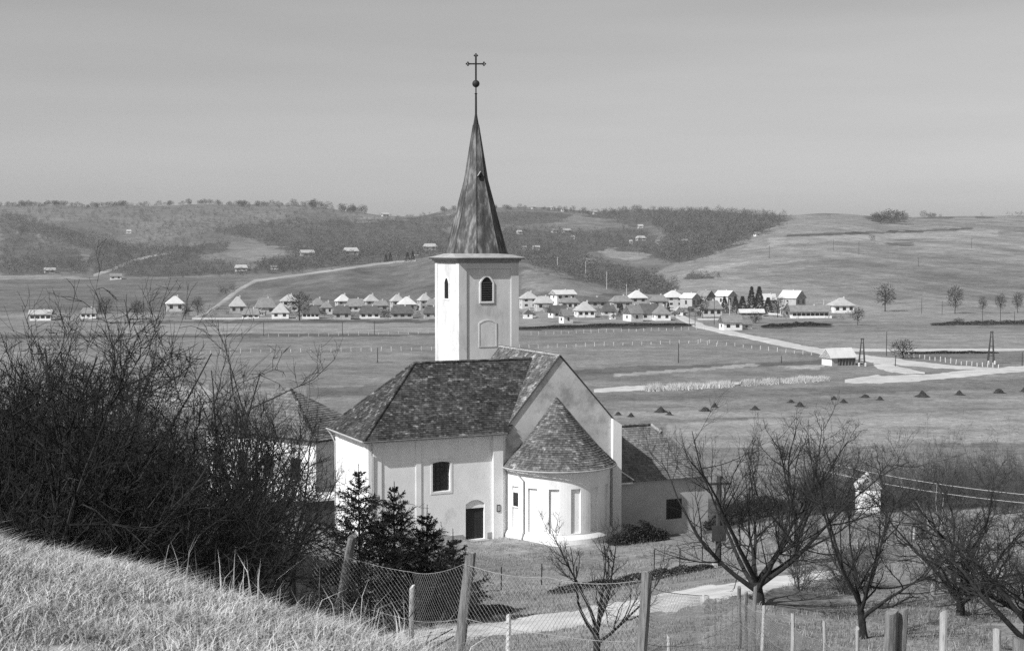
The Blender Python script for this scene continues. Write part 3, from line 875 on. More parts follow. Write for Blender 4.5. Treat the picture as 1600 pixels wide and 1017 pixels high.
# valley flashing on the sunlit side
vb = MB(); vb.tube([(9.2, -0.2, 6.95), (NC - 0.3, WD / 2, WR + 0.05)], 0.05, 5); vb.build('valley_mortar', M['mortar'], nr_)

# apse
AC, AR, AE = 13.05, 3.55, 4.65
def apse_pt(phi, r, z):
    return (AC + r * math.sin(phi), -r * math.cos(phi), z)
panels = [math.radians(p) for p in (-74.5, -51.5, -28.5, -5.5, 17.5, 40.5, 63.5)]
phis = [math.radians(-90)]
hwid = math.radians(5.3)
edges = []
for p in panels:
    edges += [(p - hwid, p + hwid)]
bounds = sorted(set([round(x, 5) for ed in edges for x in (ed[0], (ed[0] + ed[1]) / 2, ed[1])] + [round(math.radians(-90 + 3 * i), 5) for i in range(61)]))
zlev = [-0.9, 0.22, 0.50, 0.60, 3.45, AE]
def radius(pm_, j):
    z = (zlev[j], zlev[j + 1])
    if j == 0: return (AR + 0.22, AR + 0.20)
    if j == 1: return (AR + 0.20, AR + 0.02)
    r = AR
    if j == 3 and any(a <= pm_ <= b for a, b in edges): r = AR - 0.13
    return (r, r)
wb = MB()
for i in range(len(bounds) - 1):
    a, b = bounds[i], bounds[i + 1]; pm_ = (a + b) / 2
    for j in range(len(zlev) - 1):
        r0, r1 = radius(pm_, j)
        wb.add([apse_pt(a, r0, zlev[j]), apse_pt(b, r0, zlev[j]), apse_pt(b, r1, zlev[j + 1]), apse_pt(a, r1, zlev[j + 1])], [(0, 1, 2, 3)])
for a, b in edges:
    for x in (a, b):
        wb.add([apse_pt(x, AR, 0.6), apse_pt(x, AR - 0.13, 0.6), apse_pt(x, AR - 0.13, 3.45), apse_pt(x, AR, 3.45)], [(0, 1, 2, 3)])
    for z in (0.6, 3.45):
        wb.add([apse_pt(a, AR, z), apse_pt(b, AR, z), apse_pt(b, AR - 0.13, z), apse_pt(a, AR - 0.13, z)], [(0, 1, 2, 3)])
wb.build('apse_wall', M['plaster'], church)
cb = MB()
prof = [(AR, AE - 0.30), (AR + 0.10, AE - 0.26), (AR + 0.12, AE - 0.12), (AR + 0.22, AE - 0.08), (AR + 0.25, AE)]
for i in range(48):
    a, b = math.radians(-90 + 180 * i / 48), math.radians(-90 + 180 * (i + 1) / 48)
    for (r0, z0), (r1, z1) in zip(prof[:-1], prof[1:]):
        cb.add([apse_pt(a, r0, z0), apse_pt(b, r0, z0), apse_pt(b, r1, z1), apse_pt(a, r1, z1)], [(0, 1, 2, 3)])
cb.build('apse_cornice', M['plaster'], church)
# half-cone roof with a slight bell at the eave
RE, APX = 3.90, 9.0
def cone_r(t):
    return RE * (1 - t) - 0.22 * math.sin(math.pi * t) * (1 - t * 0.4)
db = MB()
for i in range(48):
    a, b = math.radians(-92 + 184 * i / 48), math.radians(-92 + 184 * (i + 1) / 48)
    for k in range(16):
        t0, t1 = k / 16, (k + 1) / 16
        z0, z1 = AE + (APX - AE) * t0, AE + (APX - AE) * t1
        db.add([apse_pt(a, cone_r(t0), z0), apse_pt(b, cone_r(t0), z0), apse_pt(b, cone_r(t1), z1), apse_pt(a, cone_r(t1), z1)], [(0, 1, 2, 3)])
ar = db.build('apse_roof', M['deck'], church)
tb = MB()
rr = random.Random(9)
nrow = 34
for k in range(nrow):
    t0, t1 = k / nrow, min(1.0, (k + 1.25) / nrow)
    z0, z1 = AE + (APX - AE) * t0, AE + (APX - AE) * t1
    r0, r1 = cone_r(t0), cone_r(t1)
    cnt = max(6, int(math.pi * r0 / 0.165))
    for i in range(cnt):
        off = 0.5 if k % 2 else 0
        a = math.radians(-92) + math.radians(184) * (i + off) / cnt; b = a + math.radians(184) / cnt * 0.96
        if b > math.radians(93): continue
        l = 0.03 + rr.uniform(0, 0.018); dz = rr.uniform(-0.012, 0.012)
        o0 = r0 + l; zz = z0 + l * 0.8 + dz
        tb.add([apse_pt(a, o0, zz), apse_pt(b, o0, zz), apse_pt(b, r1 + 0.008, z1 + 0.008), apse_pt(a, r1 + 0.008, z1 + 0.008), apse_pt(a, r0 + 0.006, zz - 0.02), apse_pt(b, r0 + 0.006, zz - 0.02)],
               [(0, 1, 2, 3), (4, 5, 1, 0)])
tag(tb.build('roof_tiles', M['apse_tile'], ar), kind='stuff')
# gutters and downpipes
gb = MB(); gb.tube([apse_pt(math.radians(-94 + 188 * i / 40), RE + 0.06, AE - 0.05) for i in range(41)], 0.06, 6)
gb.build('gutter', M['gutter'], church)
gb = MB(); gb.tube([(-ov - 0.05, -ov - 0.06, zE - 0.05), (9.3, -ov - 0.06, zE - 0.03)], 0.06, 6); gb.build('gutter', M['gutter_dark'], church)
gb = MB(); gb.tube([(-ov - 0.06, -ov, zE - 0.05), (-ov - 0.06, WD + ov, zE - 0.05)], 0.06, 6); gb.build('gutter', M['gutter'], church)
gb = MB(); gb.tube([(0.1, -ov - 0.06, zE - 0.08), (0.12, -0.34, zE - 0.5), (0.2, -0.12, zE - 0.95), (0.2, -0.10, -0.4)], 0.05, 6); gb.build('downpipe', M['gutter'], church)
gb = MB(); gb.tube([(-ov - 0.06, WD + 0.15, zE - 0.08), (-0.26, WD - 0.1, zE - 0.5), (-0.10, WD - 0.25, zE - 0.95), (-0.10, WD - 0.25, -0.4)], 0.05, 6); gb.build('downpipe', M['gutter'], church)
ph = math.radians(-61.5)
ph2 = math.radians(-66)
gb = MB(); gb.tube([apse_pt(ph2 - 0.04, RE + 0.05, AE - 0.1), apse_pt(ph2, RE - 0.05, AE - 0.35), apse_pt(ph, AR + 0.08, AE - 0.75), apse_pt(ph, AR + 0.08, 0.7), apse_pt(ph, AR + 0.28, 0.2), apse_pt(ph, AR + 0.3, -0.3)], 0.05, 6)
gb.build('downpipe', M['gutter'], church)
sp_ = MB(); c_ = apse_pt(ph, AR + 0.75, -0.15)
sp_.box(c_[0] - 0.35, c_[0] + 0.35, c_[1] - 0.45, c_[1] + 0.45, -0.6, -0.06)
sp_.build('splash_slab', M['plaster'], church)
# small apse window in the leftmost panel
pw = panels[0]
wmb = MB(); wmb.box(-0.26, 0.26, -0.02, 0.02, 2.15, 3.05)
w_ = wmb.build('window', M['glass'], church, loc=apse_pt(pw, AR - 0.10, 0), rotz=pw)
for (x0, x1, z0, z1) in ((-0.34, -0.26, 2.07, 3.13), (0.26, 0.34, 2.07, 3.13), (-0.26, 0.26, 2.07, 2.15), (-0.26, 0.26, 3.05, 3.13)):
    b_ = MB(); b_.box(x0, x1, -0.06, 0.02, z0, z1); b_.build('frame', M['trim'], w_)

# tower
TA, TB, TW = 10.14, 9.72, 4.58
TC = (TA + TW / 2, TB + TW / 2)
THT = 17.75
mb = MB(); mb.box(TA, TA + TW, TB, TB + TW, -1.5, THT)
tower = mb.build('tower_wall', M['tower_plaster'], church)
for (x0, x1) in ((TA - 0.05, TA + 0.55), (TA + TW - 0.55, TA + TW + 0.05)):
    strip('corner_pilaster', x0, x1, TB - 0.07, TB, 0, THT - 0.02, M['tower_plaster'], tower)
strip('frieze', TA + 0.55, TA + TW - 0.55, TB - 0.06, TB, THT - 0.42, THT - 0.03, M['tower_plaster'], tower)
for (y0, y1) in ((TB, TB + 0.5), (TB + TW - 0.5, TB + TW)):
    strip('corner_pilaster', TA - 0.05, TA, y0, y1, 0, THT - 0.02, M['tower_plaster'], tower)
mb = MB()
for hw, z0, z1 in ((2.36, THT - 0.02, THT + 0.12), (2.48, THT + 0.12, THT + 0.24), (2.66, THT + 0.24, THT + 0.36)):
    mb.box(TC[0] - hw, TC[0] + hw, TC[1] - hw, TC[1] + hw, z0, z1)
mb.build('tower_cornice', M['skirt'], church)
# bell openings
bw = opening('bell_window', 12.26, 15.0, 0.88, 1.74, 0.42, TB, M['dark'], frame=0.13, depth=0.06)
for i in range(9):
    b_ = MB(); z = 15.05 + i * 0.165
    b_.add([(-0.43, -0.02, z), (0.43, -0.02, z), (0.43, -0.055, z - 0.09), (-0.43, -0.055, z - 0.09)], [(0, 1, 2, 3)])
    b_.build('louvre', M['wood_dark'], bw)
opening('bell_window', 12.05, 15.15, 0.80, 1.50, 0.38, TA, M['dark'], frame=0.10, depth=0.05, faceaxis='a')
# blind niche
nb = MB(); nb.prism([(x, z + 11.8) for x, z in arch_outline(1.25, 1.8, 0.22)], 'y', -0.012, 0.0)
nb.build('blind_niche', M['tower_plaster'], church, loc=(12.35, TB, 0))
fr = MB(); o1 = arch_outline(1.25, 1.8, 0.22); o2 = [(x, z - 0.09) for x, z in arch_outline(1.43, 1.98, 0.25)]; n = len(o1)
fr.add([(x, -0.032, z + 11.8) for x, z in o1] + [(x, -0.032, z + 11.8) for x, z in o2] + [(x, 0, z + 11.8) for x, z in o1] + [(x, 0, z + 11.8) for x, z in o2],
       [q for i in range(n) for q in ((i, (i + 1) % n, n + (i + 1) % n, n + i), (n + i, n + (i + 1) % n, 3 * n + (i + 1) % n, 3 * n + i), (i, 2 * n + i, 2 * n + (i + 1) % n, (i + 1) % n))])
fr.build('niche_frame', M['tower_plaster'], church, loc=(12.35, TB, 0))
# spire: square skirt to octagon to point
S0, S1, S2, S3 = THT + 0.36, THT + 0.45, THT + 0.66, 27.75
def octa(ap, z):
    R = ap / math.cos(math.pi / 8)
    return [(TC[0] + R * math.cos(math.pi / 8 + i * math.pi / 4), TC[1] + R * math.sin(math.pi / 8 + i * math.pi / 4), z) for i in range(8)]
def sq8(h, z):
    # square drawn with eight points matching the octagon corners
    t = math.tan(math.pi / 8)
    pts = [(1, t), (t, 1), (-t, 1), (-1, t), (-1, -t), (-t, -1), (t, -1), (1, -t)]
    out = []
    for i, (x, y) in enumerate(pts):
        # push the points of the diagonal facets out to the corners of the square
        out.append((TC[0] + h * (1 if x > 0 else -1) * (1 if abs(x) > t + 1e-6 or True else 1) * (1.0 if abs(x) == 1 else 0.80),
                    TC[1] + h * (1 if y > 0 else -1) * (1.0 if abs(y) == 1 else 0.80), z))
    return out
sk = MB()
corner = [(TC[0] + sx * 2.74, TC[1] + sy * 2.74, S0) for sx, sy in ((1, 1), (-1, 1), (-1, -1), (1, -1))]
o_lo = octa(2.12, S2)
vs = corner + o_lo
qs, ts = [], []
for k in range(4):
    # corners: k between octagon points 2k and 2k+1 ; sides between
    ts.append((k, 4 + 2 * k, 4 + (2 * k + 1) % 8)[::-1])
    qs.append((k, (k + 1) % 4, 4 + (2 * k + 2) % 8, 4 + (2 * k + 1) % 8))
sk.add(vs, qs, ts)
sk.add([(c[0], c[1], S0 - 0.04) for c in corner], [(0, 3, 2, 1)])
sk.build('spire_skirt', M['skirt'], church)
sp = MB()
lv = [(2.12, S2), (1.86, S2 + 0.95), (0.80, S2 + 5.3), (0.20, S3)]
rings = [octa(a, z) for a, z in lv]
for (ra, rb) in zip(rings[:-1], rings[1:]):
    for i in range(8):
        j = (i + 1) % 8
        sp.add([ra[i], ra[j], rb[j], rb[i]], [(0, 1, 2, 3)])
spire = sp.build('spire', M['spire'], church)
hb = MB()
for i in range(8):
    hb.tube([rings[0][i], rings[1][i], rings[2][i], rings[3][i]], [0.035, 0.035, 0.03, 0.02], 5)
hb.build('hip_roll', M['spire'], spire)
# little lucarne on the front facet
zl = S2 + 5.6
yl = TC[1] - 0.80
lb = MB()
lb.add([(TC[0] - 0.24, yl - 0.12, zl + 0.0), (TC[0] + 0.24, yl - 0.12, zl + 0.0), (TC[0], yl - 0.12, zl + 0.34), (TC[0] - 0.24, yl + 0.25, zl + 0.0), (TC[0] + 0.24, yl + 0.25, zl + 0.0), (TC[0], yl + 0.3, zl + 0.34)],
       [(0, 2, 5, 3), (2, 1, 4, 5)])
lb.build('lucarne_hood', M['skirt'], spire)
lb = MB(); lb.box(TC[0] - 0.11, TC[0] + 0.11, yl - 0.06, yl + 0.15, zl - 0.26, zl + 0.02); lb.build('lucarne_opening', M['dark'], spire)
cp_ = MB(); cp_.lathe([(0.30, S3 - 0.75), (0.26, S3 - 0.2), (0.13, S3 + 0.5), (0.09, S3 + 0.75)], 8, TC); cp_.build('spire_cap', M['iron'], church)
fb = MB()
fb.lathe([(0.085, S3 + 0.7), (0.075, S3 + 2.2), (0.12, S3 + 2.25), (0.05, S3 + 2.3), (0.05, S3 + 3.1)], 8, TC)
fb.build('finial_rod', M['iron'], church)
zb = at(745, 131, 104.0)[2] - Z0
bb = MB(); bb.lathe([(0.02, zb - 0.27)] + [(0.27 * math.cos(a), zb + 0.27 * math.sin(a)) for a in np.linspace(-1.3, 1.3, 9)] + [(0.02, zb + 0.27)], 14, TC)
bb.build('finial_ball', M['iron'], church, smooth=True)
zt = at(745, 87, 104.0)[2] - Z0
zarm = at(745, 100, 104.0)[2] - Z0
xb = MB()
xb.box(TC[0] - 0.05, TC[0] + 0.05, TC[1] - 0.05, TC[1] + 0.05, zb + 0.2, zt)
hl = 0.58
ax = Vector((math.cos(-TH), math.sin(-TH), 0))   # arms stand square to the camera
arm = [(TC[0] - ax.x * hl, TC[1] - ax.y * hl, zarm), (TC[0] + ax.x * hl, TC[1] + ax.y * hl, zarm)]
xb.tube(arm, 0.055, 4)
for c in arm + [(TC[0], TC[1], zt)]:
    for dx, dz in ((0, 0.10), (0, -0.10), (0.10, 0), (-0.10, 0)):
        xb.lathe([(0.005, c[2] + dz - 0.075), (0.07, c[2] + dz - 0.03), (0.07, c[2] + dz + 0.03), (0.005, c[2] + dz + 0.075)], 6, (c[0] + ax.x * dx, c[1] + ax.y * dx))
xb.build('cross', M['iron'], church)

# ------------------------------------------------------------------ annex at the right end
annex = thing('annex', 'low hip roofed annex with barred window right of the church gable', 'annex', (-8.95, 88, Z0), TH)
A0, A1, B0, B1 = 17.86, 25.8, 1.5, 7.0
AEZ, ARZ = 2.75, 6.15
mb = MB(); mb.box(A0, A1, B0, B1, -2.2, AEZ); mb.build('wall', M['annex_plaster'], annex)
mb = MB(); z_ = AEZ - 0.02; bm = (B0 + B1) / 2
mb.add([(A0 - 0.1, B0 - 0.3, z_), (A1 + 0.3, B0 - 0.3, z_), (A1 + 0.3, B1 + 0.3, z_), (A0 - 0.1, B1 + 0.3, z_), (A0 - 0.1, bm, ARZ), (22.8, bm, ARZ)],
       [(0, 1, 5, 4), (2, 3, 4, 5)], [(1, 2, 5), (3, 0, 4)])
rf = mb.build('roof', M['deck'], annex)
tb = MB()
slope(tb, (A0 - 0.1, B0 - 0.3, z_), (A1 + 0.3, B0 - 0.3, z_), (22.8, bm, ARZ), (A0 - 0.1, bm, ARZ), ew=0.2, eh=0.19)
slope(tb, (A1 + 0.3, B0 - 0.3, z_), (A1 + 0.3, B1 + 0.3, z_), (22.8, bm, ARZ), (22.8, bm, ARZ), ew=0.2, eh=0.19)
tag(tb.build('roof_tiles', M['annex_tile'], rf), kind='stuff')
ridge_caps('ridge_caps', (A0, bm, ARZ), (22.8, bm, ARZ), rf, mat='tile')
ridge_caps('hip_caps', (22.8, bm, ARZ), (A1 + 0.3, B0 - 0.3, z_), rf, mat='annex_tile')
ridge_caps('ridge_caps', (22.7, bm, ARZ + 0.03), (23.2, bm - 0.5, ARZ - 0.45), rf, 0.12, mat='mortar')
opening('window', 23.0, -0.13, 1.25, 1.40, 0.0, B0, M['glass'], bars=(4, 3), frame=0.0, parent=annex)
gb = MB(); gb.tube([(A0 - 0.1, B0 - 0.36, z_ - 0.05), (A0 + 1.6, B0 - 0.36, z_ - 0.05)], 0.07, 6); gb.build('gutter', M['trim'], annex)
gb = MB(); gb.box(A0 + 1.5, A0 + 1.7, B0 - 0.33, B0 + 1.4, z_ - 0.05, z_ + 0.05)
fl = MB(); fl.tube([(A0 + 0.3, B0 + 0.6, z_ + 1.25), (A0 + 1.75, B0 - 0.32, z_ + 0.12)], 0.05, 4); fl.build('flashing', M['trim'], rf)

# ------------------------------------------------------------------ parish house on the left
hp = on_ground(495, 106)
house = thing('parish_house', 'white walled house with big tiled hip roof behind the thicket, left of the church', 'house', (hp[0], hp[1], 13.5), math.radians(52))
HW, HD, HE, HR = 6.0, 12.6, 4.2, 7.5
mb = MB(); mb.box(0, HW, 0, HD, -1.5, HE); mb.build('wall', M['plaster'], house)
strip('front_shade_sheet', 0.05, HW, -0.04, 0.0, -1.5, HE - 0.05, M['annex_plaster'], house)  # front wall turned from the sun: its shade painted as a greyer sheet
o_ = 0.4
mb = MB()
mb.add([(-o_, -o_, HE), (HW + o_, -o_, HE), (HW + o_, HD + o_, HE), (-o_, HD + o_, HE), (HW / 2, 5.9, HR), (HW / 2, HD - 5.9, HR)],
       [(3, 0, 4, 5), (1, 2, 5, 4)], [(0, 1, 4), (2, 3, 5)])
mb.box(-o_, HW + o_, -o_, HD + o_, HE - 0.1, HE - 0.02)
hr = mb.build('roof', M['deck'], house)
tb = MB()
slope(tb, (-o_, -o_, HE), (HW + o_, -o_, HE), (HW / 2, 5.9, HR), (HW / 2, 5.9, HR), ew=0.24, eh=0.30, th=0.05)
slope(tb, (-o_, HD + o_, HE), (-o_, -o_, HE), (HW / 2, 5.9, HR), (HW / 2, HD - 5.9, HR), ew=0.24, eh=0.30, th=0.05)
tag(tb.build('roof_tiles', M['house_tile'], hr), kind='stuff')
ridge_caps('hip_caps', (-o_, -o_, HE), (HW / 2, 5.9, HR), hr)
for y in (2.2, 5.2, 8.2, 11.0):
    w_ = opening('window', y, 1.0, 1.1, 1.7, 0.0, 0.0, M['glass'], bars=(1, 1), frame=0.12, depth=0.05, parent=house, faceaxis='a')
gb = MB(); gb.tube([(-0.12, -0.12, HE - 0.2), (-0.12, -0.12, -1)], 0.08, 6); gb.build('downpipe', M['gutter'], house)
shp = on_ground(515, 97)
shed = thing('lean_to', 'low shed with pale flat roof edge in the gap left of the church wing', 'shed', (shp[0], shp[1], shp[2]), TH)
mb = MB(); mb.box(-1.6, 1.2, 0, 2.2, -0.5, 1.9); mb.build('wall', M['wall_timber'], shed)
mb = MB(); mb.box(-1.8, 1.3, -0.2, 2.3, 1.9, 2.05); mb.build('roof', M['trim'], shed)

# ------------------------------------------------------------------ village houses
WIN = None
def unit_window():
    global WIN
    if WIN is None:
        b = MB(); b.box(-0.5, 0.5, -0.04, 0.02, 0, 1)
        WIN = b.mesh('window', M['glass'])
    return WIN

def make_house(name, label, cat, group, px, wpx, base, eave, apex, kind='pyr', roof='pale', wall='white', yaw=12, dep=1.0, win=2, storeys=1, chim=True):
    p = hit(px, base)
    if p is None or p[1] > 2000:
        p = on_ground(px, 1840)
    D = p[1]
    yaw = math.radians(yaw)
    s = F / D
    # apparent width of a rotated box
    W = wpx / s / (math.cos(yaw) + 0.45 * math.sin(abs(yaw)) * dep)
    Dp = W * dep
    h_e = max(1.6, (base - eave) / s)
    h_a = h_e + max(0.8, (eave - apex) / s * (1.12 if kind in ('pyr', 'hip') else 1.05))
    t = thing(name, label, cat, (p[0], p[1] + Dp * 0.3, p[2]), yaw, group)
    ov = 0.06 * W
    x0, x1, y0, y1 = -W / 2 + ov, W / 2 - ov, -Dp * 0.3, Dp * 0.7
    w = MB()
    if kind in ('pyr', 'hip'):
        w.box(x0, x1, y0, y1, -2.5, h_e)
    elif kind == 'gx':
        w.prism([(y0, -2.5), (y1, -2.5), (y1, h_e), ((y0 + y1) / 2, h_a - 0.15), (y0, h_e)], 'x', x0, x1)
    else:
        w.prism([(x0, -2.5), (x1, -2.5), (x1, h_e), (0, h_a - 0.15), (x0, h_e)], 'y', y0, y1)
    wo = w.build('wall', M['wall_' + wall], t)
    r = MB(); e_ = ov
    X0, X1, Y0, Y1 = x0 - e_, x1 + e_, y0 - e_, y1 + e_
    ym = (Y0 + Y1) / 2
    zb_ = h_e - 0.1
    if kind in ('pyr', 'hip'):
        rl = 0.06 * W if kind == 'pyr' else max(0.0, (W - Dp) / 2 + 0.18 * W)
        r.add([(X0, Y0, zb_), (X1, Y0, zb_), (X1, Y1, zb_), (X0, Y1, zb_), (-rl, ym, h_a), (rl, ym, h_a), (X0, Y0, zb_ - 0.18), (X1, Y0, zb_ - 0.18), (X1, Y1, zb_ - 0.18), (X0, Y1, zb_ - 0.18)],
              [(0, 1, 5, 4), (2, 3, 4, 5), (6, 7, 1, 0), (7, 8, 2, 1), (8, 9, 3, 2), (9, 6, 0, 3), (9, 8, 7, 6)], [(1, 2, 5), (3, 0, 4)])
    elif kind == 'gx':
        r.prism([(Y0, zb_), (ym, h_a), (Y1, zb_), (Y1, zb_ + 0.2), (ym, h_a + 0.22), (Y0, zb_ + 0.2)], 'x', X0, X1)
    else:
        r.prism([(X0, zb_), (0, h_a), (X1, zb_), (X1, zb_ + 0.2), (0, h_a + 0.22), (X0, zb_ + 0.2)], 'y', Y0, Y1)
    ro = r.build('roof', M['roof_' + roof], t)
    if chim:
        c = MB(); c.box(W * 0.10, W * 0.10 + 0.6, ym - 0.3, ym + 0.3, h_a - 1.2, h_a + 0.6)
        c.build('chimney', M['wall_mid'], ro)
    for st in range(storeys):
        hh = h_e / storeys
        for i in range(win):
            x = x0 + (x1 - x0) * (i + 0.5) / win
            link('window', unit_window(), t, (x, y0 - 0.012, st * hh + hh * 0.36), 0, (min(1.7, W * 0.17), 1, hh * 0.44))
        link('window', unit_window(), t, (x0 - 0.012, (y0 + y1) / 2, st * hh + hh * 0.36), -math.pi / 2, (1.2, 1, hh * 0.40))
    return t

VG = 'houses of the village across the valley'
# (px, width, base, eave, apex, kind, roof, wall, yaw, depth, windows, storeys)
V_LIST = [
    (62, 37, 501, 491, 485, 'gx', 'pale', 'white', 8, 0.5, 4, 1), (137, 28, 498, 489, 482, 'hip', 'mid', 'white', 8, 0.7, 3, 1),
    (272, 32, 487, 474, 464, 'pyr', 'bright', 'mid', 16, 0.9, 2, 1), (370, 29, 490, 478, 465, 'pyr', 'pale', 'grey', 12, 0.9, 2, 1),
    (391, 30, 498, 491, 483, 'hip', 'mid', 'white', 5, 0.6, 3, 1), (414, 35, 491, 480, 467, 'hip', 'mid', 'grey', 14, 0.8, 2, 1),
    (437, 31, 498, 488, 476, 'pyr', 'pale', 'white', 6, 0.9, 2, 1), (451, 31, 487, 470, 461, 'pyr', 'pale', 'mid', 12, 0.9, 2, 2),
    (485, 30, 498, 489, 478, 'hip', 'dark', 'white', 5, 0.7, 4, 1), (496, 26, 488, 476, 467, 'pyr', 'mid', 'grey', 14, 0.9, 2, 1),
    (510, 20, 491, 480, 472, 'pyr', 'mid', 'mid', 12, 0.9, 2, 1), (536, 25, 485, 470, 461, 'pyr', 'bright', 'grey', 20, 0.9, 2, 2),
    (534, 31, 499, 489, 479, 'hip', 'dark', 'grey', 8, 0.7, 2, 1), (555, 34, 487, 478, 468, 'hip', 'mid', 'mid', 10, 0.7, 3, 1),
    (580, 24, 485, 470, 461, 'pyr', 'pale', 'grey', 20, 0.9, 2, 2), (577, 36, 498, 489, 479, 'hip', 'dark', 'white', 8, 0.7, 3, 1),
    (594, 27, 486, 477, 470, 'hip', 'mid', 'grey', 10, 0.7, 2, 1), (621, 23, 486, 470, 461, 'pyr', 'pale', 'grey', 18, 0.9, 2, 2),
    (636, 30, 487, 475, 465, 'pyr', 'bright', 'grey', 14, 0.9, 2, 1), (628, 38, 498, 489, 479, 'hip', 'dark', 'grey', 8, 0.6, 3, 1),
    (664, 22, 484, 469, 460, 'pyr', 'pale', 'grey', 20, 0.9, 2, 2), (676, 22, 487, 476, 468, 'hip', 'mid', 'grey', 10, 0.8, 2, 1),
    (674, 27, 498, 489, 480, 'hip', 'dark', 'grey', 8, 0.7, 2, 1),
    (827, 30, 481, 466, 457, 'pyr', 'pale', 'mid', 10, 0.9, 2, 2), (850, 31, 485, 473, 464, 'hip', 'pale', 'mid', 10, 0.8, 2, 1),
    (825, 16, 498, 490, 484, 'gy', 'mid', 'white', 6, 1.0, 1, 1), (882, 38, 478, 460, 454, 'gx', 'bright', 'white', 26, 0.6, 3, 2),
    (890, 31, 484, 472, 466, 'hip', 'mid', 'mid', 8, 0.7, 3, 1), (874, 31, 496, 488, 478, 'gx', 'dark', 'white', 24, 0.6, 2, 1),
    (915, 33, 496, 485, 473, 'pyr', 'pale', 'white', 10, 0.9, 3, 1), (886, 20, 505, 494, 484, 'gx', 'mid', 'white', 28, 0.8, 1, 1),
    (929, 42, 481, 471, 465, 'hip', 'dark', 'grey', 8, 0.5, 3, 1), (972, 35, 487, 471, 463, 'hip', 'mid', 'grey', 10, 0.8, 2, 1),
    (952, 24, 493, 486, 477, 'hip', 'dark', 'mid', 8, 0.7, 2, 1), (997, 31, 483, 465, 455, 'pyr', 'bright', 'grey', 12, 0.9, 2, 2),
    (992, 27, 502, 490, 478, 'gx', 'mid', 'white', 30, 0.9, 1, 1), (1014, 30, 500, 490, 476, 'gx', 'dark', 'mid', 6, 0.7, 2, 1),
    (1035, 29, 501, 490, 479, 'pyr', 'mid', 'white', 8, 0.9, 2, 1), (1031, 28, 483, 470, 462, 'hip', 'mid', 'grey', 10, 0.8, 2, 1),
    (1054, 34, 479, 464, 455, 'pyr', 'bright', 'mid', 10, 0.9, 2, 2), (1061, 14, 494, 487, 480, 'gy', 'pale', 'white', 6, 1.0, 1, 1),
    (1083, 24, 481, 466, 459, 'gy', 'bright', 'grey', 42, 1.1, 2, 1), (1106, 24, 480, 464, 455, 'gy', 'mid', 'grey', 40, 1.1, 2, 1),
    (1112, 36, 495, 482, 471, 'hip', 'mid', 'mid', 8, 0.7, 3, 1), (1139, 27, 477, 463, 455, 'gy', 'bright', 'mid', 42, 1.1, 2, 1),
    (1203, 23, 477, 469, 460, 'gx', 'bright', 'grey', 14, 0.6, 2, 1), (1245, 31, 479, 466, 455, 'gy', 'bright', 'grey', 44, 1.1, 2, 1),
    (1266, 66, 497, 487, 478, 'gx', 'mid', 'white', 4, 0.22, 8, 1), (1229, 15, 495, 484, 474, 'gy', 'pale', 'mid', 8, 1.0, 1, 1),
    (1318, 39, 489, 477, 467, 'pyr', 'pale', 'white', 8, 0.8, 3, 1),
    (1175, 41, 494, 489, 484, 'gx', 'bright', 'grey', 4, 0.3, 4, 1),
]
RN = {'bright': 'bright', 'pale': 'pale', 'mid': 'grey', 'dark': 'dark'}
KN = {'pyr': 'pyramid roof', 'hip': 'hipped roof', 'gx': 'long gable roof', 'gy': 'front-facing gable'}
groups = {}
for h in V_LIST:
    key = (h[5], h[6], 'left' if h[0] < 745 else 'right')
    groups.setdefault(key, []).append(h)
for key, hs in groups.items():
    hs.sort(key=lambda h: h[0])
    for i, h in enumerate(hs):
        side = 'left' if key[2] == 'left' else 'right'
        n_ = len(hs)
        pos = 'the only such one' if n_ == 1 else nth(i) + ' from left among such'
        lab = f"{ {'white': 'white', 'grey': 'grey', 'mid': 'pale'}[h[7]] } house, {RN[h[6]]} {KN[h[5]]}, {pos} {side} of the tower"
        make_house('village_house', lab, 'house', VG, h[0], h[1], h[2], h[3], h[4], h[5], h[6], h[7], h[8], h[9], h[10], h[11])
# the barns by the road
make_house('barn', 'old barn with sagging dark gable beside the village road bend', 'barn', None, 1144, 36, 516, 504, 494, 'gx', 'mid', 'white', 12, 0.6, 2, 1, False)
make_house('small_barn', 'tiny white gabled outbuilding right of the dark gabled barn by the road', 'outbuilding', None, 1165, 24, 514, 507, 501, 'gx', 'mid', 'white', 26, 0.5, 1, 1, False)
bn = make_house('field_barn', 'timber barn with pale roof standing alone in the fields by the road', 'barn', None, 1315, 50, 571, 559, 546, 'gx', 'bright', 'timber', 22, 0.55, 0, 1, False)
# pale boarded left end and posts along the open front
for c in kids(bn):
    if c.name.startswith('window'):
        bpy.data.objects.remove(c)
bw_ = [v.co.copy() for v in [c for c in kids(bn) if c.name.startswith('wall')][0].data.vertices]
x0 = min(v.x for v in bw_); x1 = max(v.x for v in bw_); y0 = min(v.y for v in bw_); y1 = max(v.y for v in bw_)
he = sorted(set(round(v.z, 3) for v in bw_))[1]
strip('end_boarding', x0 - 0.05, x0 - 0.004, y0, y1, -1, he, M['wall_white'], bn)
strip('front_boarding', x0, x0 + (x1 - x0) * 0.25, y0 - 0.05, y0 - 0.004, -1, he * 0.9, M['wall_grey'], bn)
for i in range(6):
    x = x0 + (x1 - x0) * (0.3 + 0.69 * i / 5)
    strip('post', x - 0.09, x + 0.09, y0 - 0.22, y0 - 0.06, -1, he, M['post'], bn)

